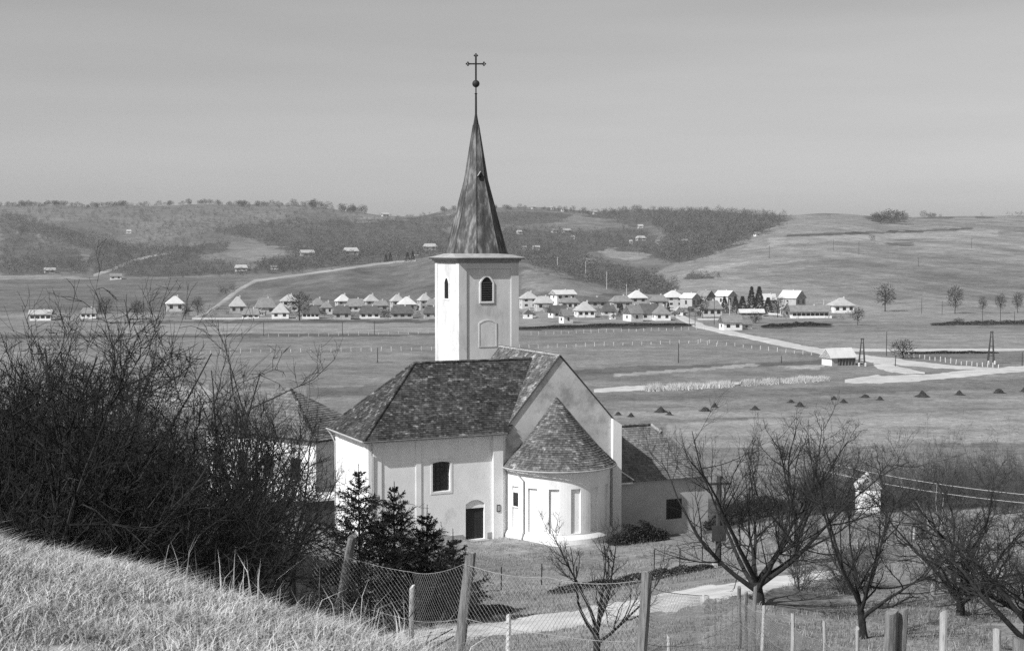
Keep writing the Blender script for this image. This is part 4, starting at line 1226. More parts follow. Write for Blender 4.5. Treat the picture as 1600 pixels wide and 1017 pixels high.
sr = np.random.default_rng(91)
SHEDS = sorted([(float(sr.choice([sr.uniform(380, 690), sr.uniform(812, 1120)])), float(sr.uniform(8, 15)), float(sr.uniform(485, 500)), int(sr.integers(0, 4))) for _ in range(34)])
for i, (px, w, py, k) in enumerate(SHEDS):
    make_house('shed', f"{('grey', 'dark', 'pale', 'brown-grey')[k]} garden shed between the village houses, {nth(i)} from the left of them all", 'shed', 'sheds between the village houses', px, w, py, py - w * 0.32, py - w * 0.62, 'gx' if k % 2 else 'gy',
               ('mid', 'dark', 'pale', 'mid')[k], ('grey', 'timber', 'white', 'grey')[k], float(sr.uniform(-5, 35)), 0.8, 1, 1, False)
# tiny houses and huts scattered over the far slopes
HUTS = [(201, 365, 9, 'white hut alone on the left hillside'), (180, 437, 20, 'long white trailer at the edge of the left field'), (77, 427, 18, 'low pale house under the left hill'),
        (376, 424, 22, 'low shed at the top of the dirt track on the left'), (429, 421, 13, 'steep roofed pale house above the dark ploughed hill'),
        (480, 401, 22, 'long pale roof among the trees above the ploughed hill'), (548, 399, 26, 'wide farmhouse among trees above the ploughed hill'),
        (538, 330, 6, 'small white hut on the ridge beneath the tall ridge trees'), (602, 336, 12, 'tiny house in the saddle of the ridge left of the spire'),
        (672, 391, 22, 'pale house on the slope just left of the spire foot'), (652, 399, 9, 'white hut by the conifers left of the spire'), (834, 327, 7, 'white ridge hut nearest the spire on its right'),
        (863, 328, 5, 'small ridge hut second to the right of the spire'), (879, 331, 5, 'small ridge hut third to the right of the spire'), (930, 330, 7, 'white hut on the ridge where the wood begins'),
        (812, 366, 10, 'bright hut right beside the spire on the wooded slope'), (868, 364, 12, 'left of two adjoining pale huts on the wooded slope right of the spire'), (886, 364, 14, 'right of two adjoining pale huts on the wooded slope right of the spire'),
        (895, 374, 7, 'narrow white hut below the two adjoining huts'), (923, 411, 16, 'pale house with bright roof in the wooded hollow right of the tower'), (1001, 357, 9, 'bright roofed hut high in the right wood'),
        (1002, 376, 16, 'long pale cottage at the foot of the right wood'), (1028, 381, 8, 'white cottage right of the long cottage under the wood'), (1070, 380, 12, 'pale cottage farthest right under the wood'),
        (986, 381, 6, 'small white hut left of the long cottage under the wood'), (1184, 369, 11, 'roof glimpsed at the right edge of the wood'), (838, 390, 12, 'pale house low on the wooded slope right of the spire'), (820, 390, 8, 'narrow house nearest the spire foot on the right')]
for i, (px, py, w, lab) in enumerate(HUTS):
    make_house('hillside_house', lab, 'house', 'huts scattered over the far slopes', px, w, py, py - max(3.5, w * 0.26), py - max(6, w * 0.45), 'gx' if i % 3 else 'hip', ('pale', 'mid', 'pale')[i % 3], ('mid', 'white', 'mid')[i % 3], 10 + (i * 7) % 20, 0.6, 1 if w < 12 else 2, 1, False)

# ------------------------------------------------------------------ white hut on the right
sp0 = on_ground(1357, 92)
hut = thing('white_hut', 'tiny windowless white gabled hut among the bare trees on the right', 'hut', (sp0[0], sp0[1], sp0[2] - 0.1), math.radians(-10))
mb = MB(); mb.prism([(-0.75, -0.4), (0.75, -0.4), (0.75, 1.75), (0, 2.45), (-0.75, 1.75)], 'y', 0, 1.6); mb.build('wall', M['trim'], hut)
mb = MB(); mb.prism([(-0.85, 1.66), (0, 2.46), (0.85, 1.66), (0.85, 1.74), (0, 2.55), (-0.85, 1.74)], 'y', -0.08, 1.7); mb.build('roof', M['wall_mid'], hut)

# ------------------------------------------------------------------ heaps on the field
HEAPS = [(966, 648, 14), (986, 651, 13), (1033, 644, 20), (1046, 648, 14), (1102, 642, 18), (1117, 636, 14), (1180, 640, 16), (1236, 629, 14), (1250, 635, 15), (1303, 624, 13), (1318, 629, 15), (1352, 621, 14), (1375, 625, 13), (1441, 620, 22), (1499, 617, 19), (1561, 614, 20), (1603, 612, 18), (1160, 602, 14)]
hmesh = []
for s in range(4):
    r_ = np.random.default_rng(s)
    nk, nz_ = 22, 9
    V = []
    for j in range(nz_):
        t = j / (nz_ - 1)
        rad = (1 - t) ** (0.45 + 0.12 * s) * (0.62 if t > 0.3 else 1.0 - 1.2 * t) + 0.02
        for i in range(nk):
            a = 2 * math.pi * i / nk
            rr_ = rad * (1 + 0.35 * (vnoise(math.cos(a) * 2 + s * 9, math.sin(a) * 2 + t * 3, 1) - 0.5) + r_.uniform(-0.16, 0.16))
            V.append((rr_ * math.cos(a), rr_ * math.sin(a), -0.1 + t * 1.1 + r_.uniform(-0.07, 0.07)))
    Q = [(j * nk + i, j * nk + (i + 1) % nk, (j + 1) * nk + (i + 1) % nk, (j + 1) * nk + i) for j in range(nz_ - 1) for i in range(nk)]
    hmesh.append(npmesh('heap', V, Q, None, M['heap']))
for i, (px, py, w) in enumerate(sorted(HEAPS)):
    p = hit(px, py)
    r = w / F * p[1] / 2 * 1.15
    sx_ = 0.85 + 0.5 * ((i * 7) % 5) / 5
    o = link('manure_heap', hmesh[i % 4], None, p, i * 1.3, (r * sx_, r, r * (0.62 + 0.3 * ((i * 3) % 4) / 4)))
    tag(o, f'dark heap of manure on the pale field, {nth(i)} from the left', 'heap', 'dark heaps in rows on the field')

# ------------------------------------------------------------------ poles, pylons, posts
def pole(px, y_top, y_base, label, mat='post', r=0.12, cross=0.0, name='utility_pole', group=None):
    p = hit(px, y_base)
    h = (y_base - y_top) / F * p[1]
    t = thing(name, label, 'pole', p, 0.3, group)
    b = MB(); b.tube([(0, 0, -0.5), (0, 0, h)], [r, r * 0.7], 6); b.build('shaft', M[mat], t)
    if cross:
        b = MB(); b.box(-cross, cross, -0.06, 0.06, h - 0.55, h - 0.4); b.build('crossarm', M[mat], t)
        for x in (-cross * 0.85, 0, cross * 0.85):
            c = MB(); c.lathe([(0.05, h - 0.4), (0.07, h - 0.3), (0.04, h - 0.2)], 6, (x, 0)); c.build('insulator', M['trim'], t)
    return t
M['pole_dark'] = pm('tarred_pole', 0.03, 0.06, 3, 4)
POLES = [(1060, 536, 567, 'dark pole standing in the field right of the gable'), (590, 543, 567, 'dark pole in the field left of the tower'), (1221, 556, 567, 'short stub pole left of the pale field patch'), (1385, 518, 556, 'dark pole beside the round bush near the field barn'), (1597, 550, 572, 'dark pole at the right edge of the picture by the road'),
         (1440, 465, 490, 'slim pole right of the round tree on the far meadow'), (1472, 470, 491, 'slim pole left of the second meadow tree'), (1535, 474, 503, 'pole left of two tall ones by the dark hedge, far right'), (1563, 477, 506, 'pole right of two tall ones by the dark hedge, far right'), (1399, 555, 573, 'thick stub post at the road fork'), (1585, 486, 506, 'short pole farthest right by the dark hedge'),
         (1116, 470, 508, 'left of two poles at the village road junction'), (1077, 483, 509, 'slim pole left of the road junction'), (1086, 486, 511, 'pole right beside the road junction'), (535, 503, 524, 'short pole in the strip fields under the village'), (585, 501, 523, 'second short pole in the strip fields under the village'), (412, 504, 525, 'leftmost short pole in the strip fields'), (1302, 374, 392, 'pole on the right hillside line')]
for px, a, b, lab in POLES:
    pole(px, a, b, lab, 'pole_dark', 0.14)
for i, (px, a, b) in enumerate([(871, 402, 421), (915, 408, 434), (948, 424, 452), (979, 444, 466), (1140, 468, 492), (1287, 468, 486)]):
    pole(px, a, b, f'pale concrete pole by the village hillside, {nth(i)} from the left', 'concrete', 0.17, name='concrete_pole', group='pale concrete poles')
for i, (px, a, b) in enumerate([(1202, 384, 404), (1342, 378, 398), (1435, 402, 416), (1518, 372, 388)]):
    pole(px, a, b, f'thin line pole on the right ploughed hillside, {nth(i)} from the left', 'pole_dark', 0.16, 1.0, group='line poles over the right hillside')
def pylon(px, y_top, y_base, wpx, label):
    p = hit(px, y_base); h = (y_base - y_top) / F * p[1]; w = wpx / F * p[1] / 2
    t = thing('twin_pole_pylon', label, 'pylon', p, 0.0, 'twin leg wooden pylons')
    for sx in (-1, 1):
        b = MB(); b.tube([(sx * w, 0, -0.5), (sx * w * 0.25, 0, h)], [0.15, 0.11], 6); b.build('leg', M['pole_dark'], t)
        b = MB(); b.tube([(sx * w, 1.2, -0.5), (sx * w * 0.25, 0.1, h)], [0.13, 0.10], 6); b.build('leg', M['pole_dark'], t)
        b = MB(); b.lathe([(0.28, -0.3), (0.28, 0.9), (0.2, 1.0)], 6, (sx * w, -0.3)); b.build('footing', M['concrete'], t)
    for f in (0.25, 0.55, 0.82):
        ww = w * (1 - 0.75 * f)
        b = MB(); b.box(-ww, ww, -0.06, 0.06, h * f - 0.07, h * f + 0.07); b.build('brace', M['pole_dark'], t)
    b = MB(); b.box(-w * 0.6, w * 0.6, -0.1, 0.1, h - 0.4, h - 0.2); b.build('crossarm', M['pole_dark'], t)
pylon(1347, 528, 572, 10, 'four legged dark wooden pylon right beside the field barn')
pylon(1549, 517, 569, 10, 'tall dark wooden pylon by the white posts on the right')

def post_row(name, label, pts, n, h, r, cat='fence', mat='concrete', wire=True):
    pl_ = np.array(pts, float)
    L = np.concatenate([[0], np.cumsum(np.hypot(*np.diff(pl_, axis=0).T))]); L /= L[-1]
    P_ = []
    for i in range(n):
        t = i / (n - 1)
        q = hit(np.interp(t, L, pl_[:, 0]), np.interp(t, L, pl_[:, 1]))
        if q is not None: P_.append(q)
    base = P_[0]
    f = thing(name, label, cat, base)
    b = MB(); b.box(-r, r, -r, r, -0.3, 1); me = b.mesh('post', M[mat])
    rg = random.Random(1)
    for q in P_:
        o = link('post', me, f, q - base, rg.uniform(0, 1), (1, 1, h * rg.uniform(0.75, 1.2)))
        o.rotation_euler = (rg.uniform(-0.08, 0.08), rg.uniform(-0.08, 0.08), rg.uniform(0, 1))
    return f
post_row('post_fence', 'long row of small white posts across the valley fields left of the tower', [(235, 555), (400, 551), (560, 549), (690, 547)], 30, 1.25, 0.085)
post_row('post_fence', 'row of small white posts across the field from tower to road', [(812, 545), (900, 542), (1000, 539), (1085, 536), (1120, 541)], 22, 1.25, 0.085)
post_row('post_fence', 'row of white posts slanting down along the field road', [(1095, 535), (1140, 540), (1200, 548), (1268, 555)], 14, 1.2, 0.09)
post_row('post_fence', 'crooked white posts below the road fork on the right', [(1412, 556), (1450, 562), (1500, 570), (1560, 575)], 19, 1.3, 0.10)
post_row('post_fence', 'upper row of tiny posts in the strip field under the village', [(830, 524), (950, 519), (1100, 515)], 24, 1.3, 0.075)
post_row('post_fence', 'upper row of tiny posts under the houses left of the tower', [(420, 527), (550, 524), (685, 521)], 18, 1.2, 0.07)
# wall strip along the village street
for (x0, y0_, x1, y1_, lab) in [(300, 499, 690, 496, 'low pale garden wall along the village street left of the tower'), (1195, 491, 1300, 497, 'low white wall in front of the long white building'), (1090, 500, 1128, 500, 'short white wall by the village junction')]:
    a = hit(x0, y0_); b = hit(x1, y1_)
    d = b - a; L_ = math.hypot(d[0], d[1]); an = math.atan2(d[1], d[0])
    wl = MB(); wl.box(0, L_, -0.1, 0.1, -1.0, 0.75)
    tag(wl.build('garden_wall', M['wall_mid'], None, loc=a, rotz=an), lab, 'wall')

# ------------------------------------------------------------------ bare trees
def nrm(a):
    return a / (np.linalg.norm(a, axis=-1, keepdims=True) + 1e-9)

def grow_paths(r, P0, D0, L, nseg, wob, up):
    N = len(P0)
    pts = np.empty((N, nseg + 1, 3)); pts[:, 0] = P0
    d = D0.copy()
    for i in range(nseg):
        d = nrm(d + r.normal(0, wob, (N, 3)) + np.array([0, 0, up]))
        pts[:, i + 1] = pts[:, i] + d * (L / nseg)[:, None]
    return pts

def spawn(r, pts, rad, n, t0, t1, ang, ang_sd, lratio, lens, taper=0.75, minr=0.004):
    N, m, _ = pts.shape
    idx = np.repeat(np.arange(N), n)
    t = r.uniform(t0, t1, len(idx))
    f = t * (m - 1); i0 = np.minimum(f.astype(int), m - 2); fr = (f - i0)[:, None]
    p = pts[idx, i0] * (1 - fr) + pts[idx, i0 + 1] * fr
    tan = nrm(pts[idx, i0 + 1] - pts[idx, i0])
    rv = r.normal(0, 1, (len(idx), 3))
    side = nrm(rv - tan * (rv * tan).sum(1, keepdims=True))
    a = r.normal(ang, ang_sd, len(idx))[:, None]
    d = nrm(tan * np.cos(a) + side * np.sin(a))
    rr_ = rad[idx, i0] * (1 - fr[:, 0]) + rad[idx, i0 + 1] * fr[:, 0]
    l = lens[idx] * lratio * r.uniform(0.6, 1.25, len(idx)) * (1.15 - 0.55 * t)
    return p, d, l, np.maximum(rr_ * taper, minr)

def bare_tree(seed, h=6.5, trunk_h=0.9, trunk_r=0.22, limbs=5, spread=0.75, lean=(0, 0), b2=9, b3=9, b4=6, up=0.05, limb_len=None, wob=0.10, tmin=0.0052, drop=0.0):
    """returns trunk (V,Q), list of limbs (V,Q), fine branch mass (V,Q) in local coordinates"""
    r = np.random.default_rng(seed)
    tp = grow_paths(r, np.zeros((1, 3)) + [0, 0, -0.3], nrm(np.array([[lean[0], lean[1], 1.0]])), np.array([trunk_h + 0.3]), 6, 0.07, 0.05)
    tr = np.linspace(trunk_r * 1.25, trunk_r * 0.8, 7)[None]
    trunk = tubes(tp, tr, 9)
    top = tp[0, -1]
    az = np.linspace(0, 2 * np.pi, limbs, endpoint=False) + r.uniform(0, 6.28) + r.normal(0, 0.25, limbs)
    tilt = r.normal(spread, 0.16, limbs)
    d = np.stack([np.cos(az) * np.sin(tilt), np.sin(az) * np.sin(tilt), np.cos(tilt)], 1) + np.array([lean[0], lean[1], 0]) * 0.4
    L = (limb_len or (h - trunk_h)) * r.uniform(0.75, 1.15, limbs)
    P0 = tp[0][r.integers(4, 7, limbs)]
    P0[0] = top
    lp = grow_paths(r, P0, nrm(d), L, 12, wob, up)
    lr = np.linspace(1, 0.13, 13)[None] ** 1.5 * (trunk_r * r.uniform(0.34, 0.56, limbs))[:, None] + 0.008
    limb = [tubes(lp[i:i + 1], lr[i:i + 1], 7) for i in range(limbs)]
    Vs, Qs, off = [], [], 0
    def put(vq):
        nonlocal off
        Vs.append(vq[0]); Qs.append(vq[1] + off); off += len(vq[0])
    p, d, l, rr_ = spawn(r, lp, lr, b2, 0.15, 1.0, 0.75, 0.25, 0.46, L, 0.62)
    q2 = grow_paths(r, p, d, l, 7, wob * 1.4, up * 1.3 - drop); r2 = np.linspace(1, 0.22, 8)[None] ** 1.3 * np.minimum(rr_, 0.035)[:, None] + 0.004
    put(tubes(q2, r2, 4))
    p, d, l3, rr_ = spawn(r, q2, r2, b3, 0.12, 1.0, 0.72, 0.25, 0.48, l, 0.6, tmin)
    q3 = grow_paths(r, p, d, l3, 5, wob * 1.8, up - drop); r3 = np.linspace(1, 0.45, 6)[None] * rr_[:, None]
    put(tubes(q3, r3, 3))
    if b4:
        p, d, l4, rr_ = spawn(r, q3, r3, b4, 0.1, 1.0, 0.7, 0.25, 0.55, l3, 0.7, tmin * 0.8)
        q4 = grow_paths(r, p, d, l4, 3, wob * 2, up); r4 = np.linspace(1, 0.6, 4)[None] * rr_[:, None]
        put(tubes(q4, r4, 3))
    return trunk, limb, (np.concatenate(Vs), np.concatenate(Qs))

def tree_thing(name, label, cat, loc, rotz, parts, mat='bark', twig='twig', group=None, scale=1.0, top=None):
    if top is not None:
        zmax = np.percentile(parts[2][0][:, 2], 99.7)
        scale = (at(800, top, loc[1])[2] - loc[2]) / zmax
    t = thing(name, label, cat, loc, rotz, group)
    t.scale = (scale,) * 3
    trunk, limb, fine = parts
    link('trunk', npmesh('trunk', trunk[0], trunk[1], None, M[mat], True), t)
    for l in limb:
        link('limb', npmesh('limb', l[0], l[1], None, M[mat], True), t)
    tag(link('twigs', npmesh('twigs', fine[0], fine[1], None, M[twig])), kind='stuff').parent = t
    return t

# right foreground trees
tree_thing('bare_tree', 'big bare spreading tree forking low beside the gravel path bend', 'tree', on_ground(1187, 47), 0.4,
           bare_tree(11, 7.2, 0.9, 0.21, 9, 0.86, (0, 0), 10, 7, 5, 0.045, 7.2, 0.08), top=612)
tree_thing('bare_tree', 'thin upright bare tree in front of the little white hut', 'tree', on_ground(1352, 40), 1.0,
           bare_tree(12, 5.6, 1.1, 0.12, 6, 0.62, (-0.12, 0), 10, 7, 5, 0.05, 4.6, 0.09), top=690)
tree_thing('bare_tree', 'bare gnarled fruit tree leaning in from the right edge', 'tree', on_ground(1610, 33), 0.0,
           bare_tree(13, 5.0, 1.0, 0.16, 8, 0.95, (-0.35, 0), 10, 7, 5, 0.02, 4.6, 0.16), top=690)
tree_thing('bare_tree', 'low wide bare fruit tree behind the thick fence post on the right', 'tree', on_ground(1500, 46), 2.0,
           bare_tree(14, 5.0, 0.7, 0.13, 7, 0.9, (0.1, 0), 10, 7, 5, 0.03, 4.2, 0.14), top=715)
tree_thing('bare_tree', 'slender bare tree behind the big spreading one, nearer the annex', 'tree', on_ground(1240, 62), 2.6,
           bare_tree(15, 6.0, 1.2, 0.12, 6, 0.62, (0, 0), 9, 7, 5, 0.05, 5.0), top=620)
tree_thing('bare_tree', 'small bare fruit tree with open fan crown behind the middle fence post', 'tree', on_ground(932, 36), 0.7,
           bare_tree(16, 3.6, 1.25, 0.115, 6, 0.62, (0.12, 0), 7, 6, 3, 0.06, 2.9, 0.09), top=800)
tree_thing('bare_tree', 'pale stemmed bare tree low at the right between fence and fruit trees', 'tree', on_ground(1455, 52), 0.3,
           bare_tree(17, 4.4, 0.8, 0.11, 5, 0.7, (0.1, 0), 7, 6, 4, 0.04, 3.8, 0.12), mat='bark_pale', twig='twig_grey', top=740)
for i_, (px_, Y_, sd_, tp_, lb_) in enumerate([(70, 30, 41, 520, 'bare tree behind the left edge tree, its crown reaching the village wall'), (205, 33, 42, 500, 'bare tree right of the pale upright stems, leaning outwards'), (310, 44, 43, 585, 'bare tree just left of the ivy clad one'), (395, 50, 44, 620, 'bare tree between the ivy clad one and the parish house'), (-40, 26, 45, 490, 'bare tree cut off by the left picture edge'), (458, 66, 46, 640, 'bare tree before the white wall of the parish house, nearest the church'), (350, 64, 47, 575, 'bare tree behind the ivy clad one, before the parish house'), (412, 72, 48, 610, 'bare tree close to the parish house wall, in the middle of it')]):
    tree_thing('bare_tree', lb_, 'tree', on_ground(px_, Y_), i_ * 1.3, bare_tree(sd_, 8.0, 2.4, 0.12, 6, 0.42, (0, 0), 9, 8, 4, 0.04, 5.6, 0.10), top=tp_)
# left trees rising out of the thicket
tree_thing('bare_tree', 'tall bare tree rising at the far left edge above the thicket', 'tree', on_ground(25, 21), 0.2,
           bare_tree(21, 7.6, 1.6, 0.15, 6, 0.42, (0, 0), 9, 8, 5, 0.03, 6.0), top=470)
tree_thing('bare_tree', 'tall bare tree forking in the middle of the left thicket', 'tree', on_ground(125, 24), 0.9,
           bare_tree(22, 8.2, 2.2, 0.14, 5, 0.45, (0.05, 0), 9, 8, 5, 0.03, 6.0), top=480)
tree_thing('bare_tree', 'slim tree with long pale upright stems above the left thicket', 'tree', on_ground(160, 27), 0.9,
           bare_tree(23, 9.4, 2.5, 0.10, 4, 0.28, (0.08, 0), 7, 6, 3, 0.04, 7.4, 0.06), mat='bark', twig='twig', top=440)
tr_i = tree_thing('ivy_tree', 'many stemmed bare tree with a dark ivy clump on its trunk', 'tree', on_ground(368, 48), 0.1,
           bare_tree(24, 9.2, 3.6, 0.20, 8, 0.34, (0, 0), 8, 7, 4, 0.05, 6.0, 0.08), top=545)
tree_thing('bare_tree', 'bare tree in front of the parish house roof', 'tree', on_ground(428, 56), 1.1,
           bare_tree(25, 8.2, 2.4, 0.15, 6, 0.42, (0, 0), 8, 7, 4, 0.04, 6.0), top=575)
tree_thing('bare_tree', 'bare tree between the pale stems and the ivy tree', 'tree', on_ground(262, 38), 2.1,
           bare_tree(26, 8.0, 2.2, 0.13, 5, 0.40, (0, 0), 8, 7, 4, 0.04, 5.8), top=560)

def leaf_cloud(r, n, c, ext, size, zsq=1.0):
    p = r.normal(0, 1, (n, 3)); p /= np.linalg.norm(p, axis=1, keepdims=True); p *= (r.random((n, 1)) ** 0.45)
    p = p * np.array(ext) + np.array(c)
    a = r.normal(0, 1, (n, 3)); a = nrm(a) * size; b = nrm(np.cross(a, r.normal(0, 1, (n, 3)))) * size * 0.6
    V = np.stack([p - a * 0.5, p + b * 0.5, p + a * 0.5, p - b * 0.5], 1).reshape(-1, 3)
    Q = np.arange(4 * n).reshape(-1, 4)
    return V, Q
r_ = np.random.default_rng(77)
vv, qq, off = [], [], 0
for c, e_, n in [((0.1, 0, 3.3), (0.55, 0.5, 1.0), 2600), ((-0.35, 0.1, 4.2), (0.3, 0.3, 0.5), 700), ((0.5, 0, 4.1), (0.32, 0.3, 0.6), 800), ((0.15, 0, 2.2), (0.3, 0.3, 0.8), 900)]:
    v, q = leaf_cloud(r_, n, c, e_, 0.11); vv.append(v); qq.append(q + off); off += len(v)
tag(link('ivy', npmesh('ivy', np.concatenate(vv), np.concatenate(qq), None, M['hedge'])), kind='stuff').parent = tr_i

# ------------------------------------------------------------------ shrubs of the thicket: a few grown kinds, each placed singly
def shrub_mesh(seed, h=4.5, stems=9, spread=0.45, b2=10, b3=8, b4=4, up=0.03, r0=0.035):
    r = np.random.default_rng(seed)
    az = r.uniform(0, 6.28, stems); tilt = np.abs(r.normal(spread, 0.18, stems))
    P0 = np.stack([r.normal(0, 0.25, stems), r.normal(0, 0.25, stems), np.full(stems, -0.3)], 1)
    d = np.stack([np.cos(az) * np.sin(tilt), np.sin(az) * np.sin(tilt), np.cos(tilt)], 1)
    L = h * r.uniform(0.6, 1.1, stems)
    sp_ = grow_paths(r, P0, d, L, 9, 0.12, up); sr = np.linspace(1, 0.2, 10)[None] * (r0 * r.uniform(0.6, 1.3, stems))[:, None]
    A = tubes(sp_, sr, 5)
    Vs, Qs, off = [A[0]], [A[1]], len(A[0])
    p, d, l, rr_ = spawn(r, sp_, sr, b2, 0.08, 1.0, 0.7, 0.3, 0.36, L, 0.6, 0.006)
    q2 = grow_paths(r, p, d, l, 5, 0.2, up); r2 = np.linspace(1, 0.4, 6)[None] * rr_[:, None]
    v, q = tubes(q2, r2, 3); Vs.append(v); Qs.append(q + off); off += len(v)
    p, d, l3, rr_ = spawn(r, q2, r2, b3, 0.1, 1.0, 0.75, 0.3, 0.5, l, 0.7, 0.0045)
    q3 = grow_paths(r, p, d, l3, 3, 0.25, up); r3 = np.linspace(1, 0.6, 4)[None] * rr_[:, None]
    v, q = tubes(q3, r3, 3); Vs.append(v); Qs.append(q + off); off += len(v)
    if b4:
        p, d, l4, rr_ = spawn(r, q3, r3, b4, 0.1, 1.0, 0.75, 0.3, 0.55, l3, 0.8, 0.004)
        q4 = grow_paths(r, p, d, l4, 2, 0.25, up); r4 = np.linspace(1, 0.7, 3)[None] * rr_[:, None]
        v, q = tubes(q4, r4, 3); Vs.append(v); Qs.append(q + off); off += len(v)
    return np.concatenate(Vs), np.concatenate(Qs)
shr = []
for s in range(5):
    v, q = shrub_mesh(100 + s, 4.2 + 0.5 * s, 10, 0.42, 11, 8, 3)
    shr.append(npmesh('bare_shrub', v, q, None, M['twig_thicket']))
rs = np.random.default_rng(5)
LAB_S = 'bare twiggy shrub in the dark thicket on the left'
cnt = 0
SH_H = [max(v.co.z for v in me.vertices) for me in shr]
def put_shrub(px, Y, sc):
    global cnt
    if (Y < 26 and px > 400) or (Y > 43 and px > 450): return
    p = on_ground(px, Y)
    ytop = np.interp(px, [-150, 100, 180, 240, 300, 350, 430, 480, 520], [560, 555, 580, 620, 650, 665, 725, 810, 870]) + rs.normal(20, 55)
    sc = (at(px, ytop, Y)[2] - p[2]) / SH_H[cnt % 5]
    sc = min(max(sc, 0.25), 1.9 if px < 240 else 1.0 if px < 320 else 0.95 if Y > 43 else 0.5)
    sxy = min(sc, float(np.interp(px, [0, 150, 330, 420, 520], [1.6, 1.0, 0.6, 0.42, 0.34])))
    o = link('bare_shrub', shr[cnt % 5], None, p, rs.uniform(0, 6.28), (sxy, sxy, sc * rs.uniform(0.9, 1.15)))
    tag(o, LAB_S, 'shrub', 'shrubs of the left thicket'); cnt += 1
for Y, x0, x1, n, sc in [(19, -150, 400, 14, 0.62), (22, -150, 440, 16, 0.85), (26, -120, 460, 18, 1.05), (31, -100, 530, 24, 1.15), (37, -60, 545, 26, 1.15), (42, 380, 545, 12, 1.0), (47, 0, 460, 22, 1.2), (60, 60, 440, 18, 1.15), (75, 100, 400, 7, 1.1)]:
    for i in range(n):
        px = x0 + (x1 - x0) * (i + rs.uniform(0.1, 0.9)) / n
        put_shrub(px, Y * rs.uniform(0.93, 1.08), sc * rs.uniform(0.8, 1.15) * (1.3 if px < 230 else 1.0))
# low tangle of brambles on the thicket floor
V, Q, off = [], [], 0
for k in range(1500):
    Y = rs.uniform(13.6, 62); px = rs.uniform(-150, 560)
    p = np.array([(px - CX) / F * Y, Y, 0.0])
    V.append(p)
V = np.array(V); V[:, 2] = ground_np(V[:, 0], V[:, 1])
keep = V[:, 2] < 27.0
V = V[keep]
st = np.repeat(V, 14, 0) + rs.normal(0, 0.3, (len(V) * 14, 3)) * [1, 1, 0]
dirs = nrm(rs.normal(0, 1, st.shape) + [0, 0, 0.9])
pt = grow_paths(rs, st, dirs, rs.uniform(0.6, 1.7, len(st)), 4, 0.25, -0.06)
tv, tq = tubes(pt, np.full((len(st), 5), 0.007), 3)
tag(link('bramble_tangle', npmesh('bramble_tangle', tv, tq, None, M['twig_thicket'])), 'tangle of dark brambles covering the floor of the left thicket', 'brambles', kind='stuff')

# brush on the right: band of thin upright scrub behind the white hut, shrubs between trees
shr_grey = []
for me_ in shr:
    m2_ = me_.copy(); m2_.materials[0] = M['twig_grey']; shr_grey.append(m2_)
LAB_R = 'thin upright bare bush in the brush belt behind the white hut on the right'
for i in range(44):
    px = 1265 + 390 * (i + rs.uniform(0, 1)) / 44; Y = rs.uniform(97, 128)
    o = link('brush_bush', shr_grey[i % 5], None, on_ground(px, Y), rs.uniform(0, 6), (0.75, 0.75, rs.uniform(0.65, 1.1)))
    tag(o, LAB_R, 'bush', 'bushes of the right brush belt')
LAB_R2 = 'low bare bush between the fruit trees on the right'
for i in range(22):
    px = rs.uniform(1220, 1640); Y = rs.uniform(50, 88)
    if abs(px - 1357) < 40 and Y > 55: continue
    s_ = rs.uniform(0.28, 0.55)
    o = link('low_bush', shr_grey[i % 5], None, on_ground(px, Y), rs.uniform(0, 6), s_)
    tag(o, LAB_R2, 'bush', 'low bushes between the right trees')

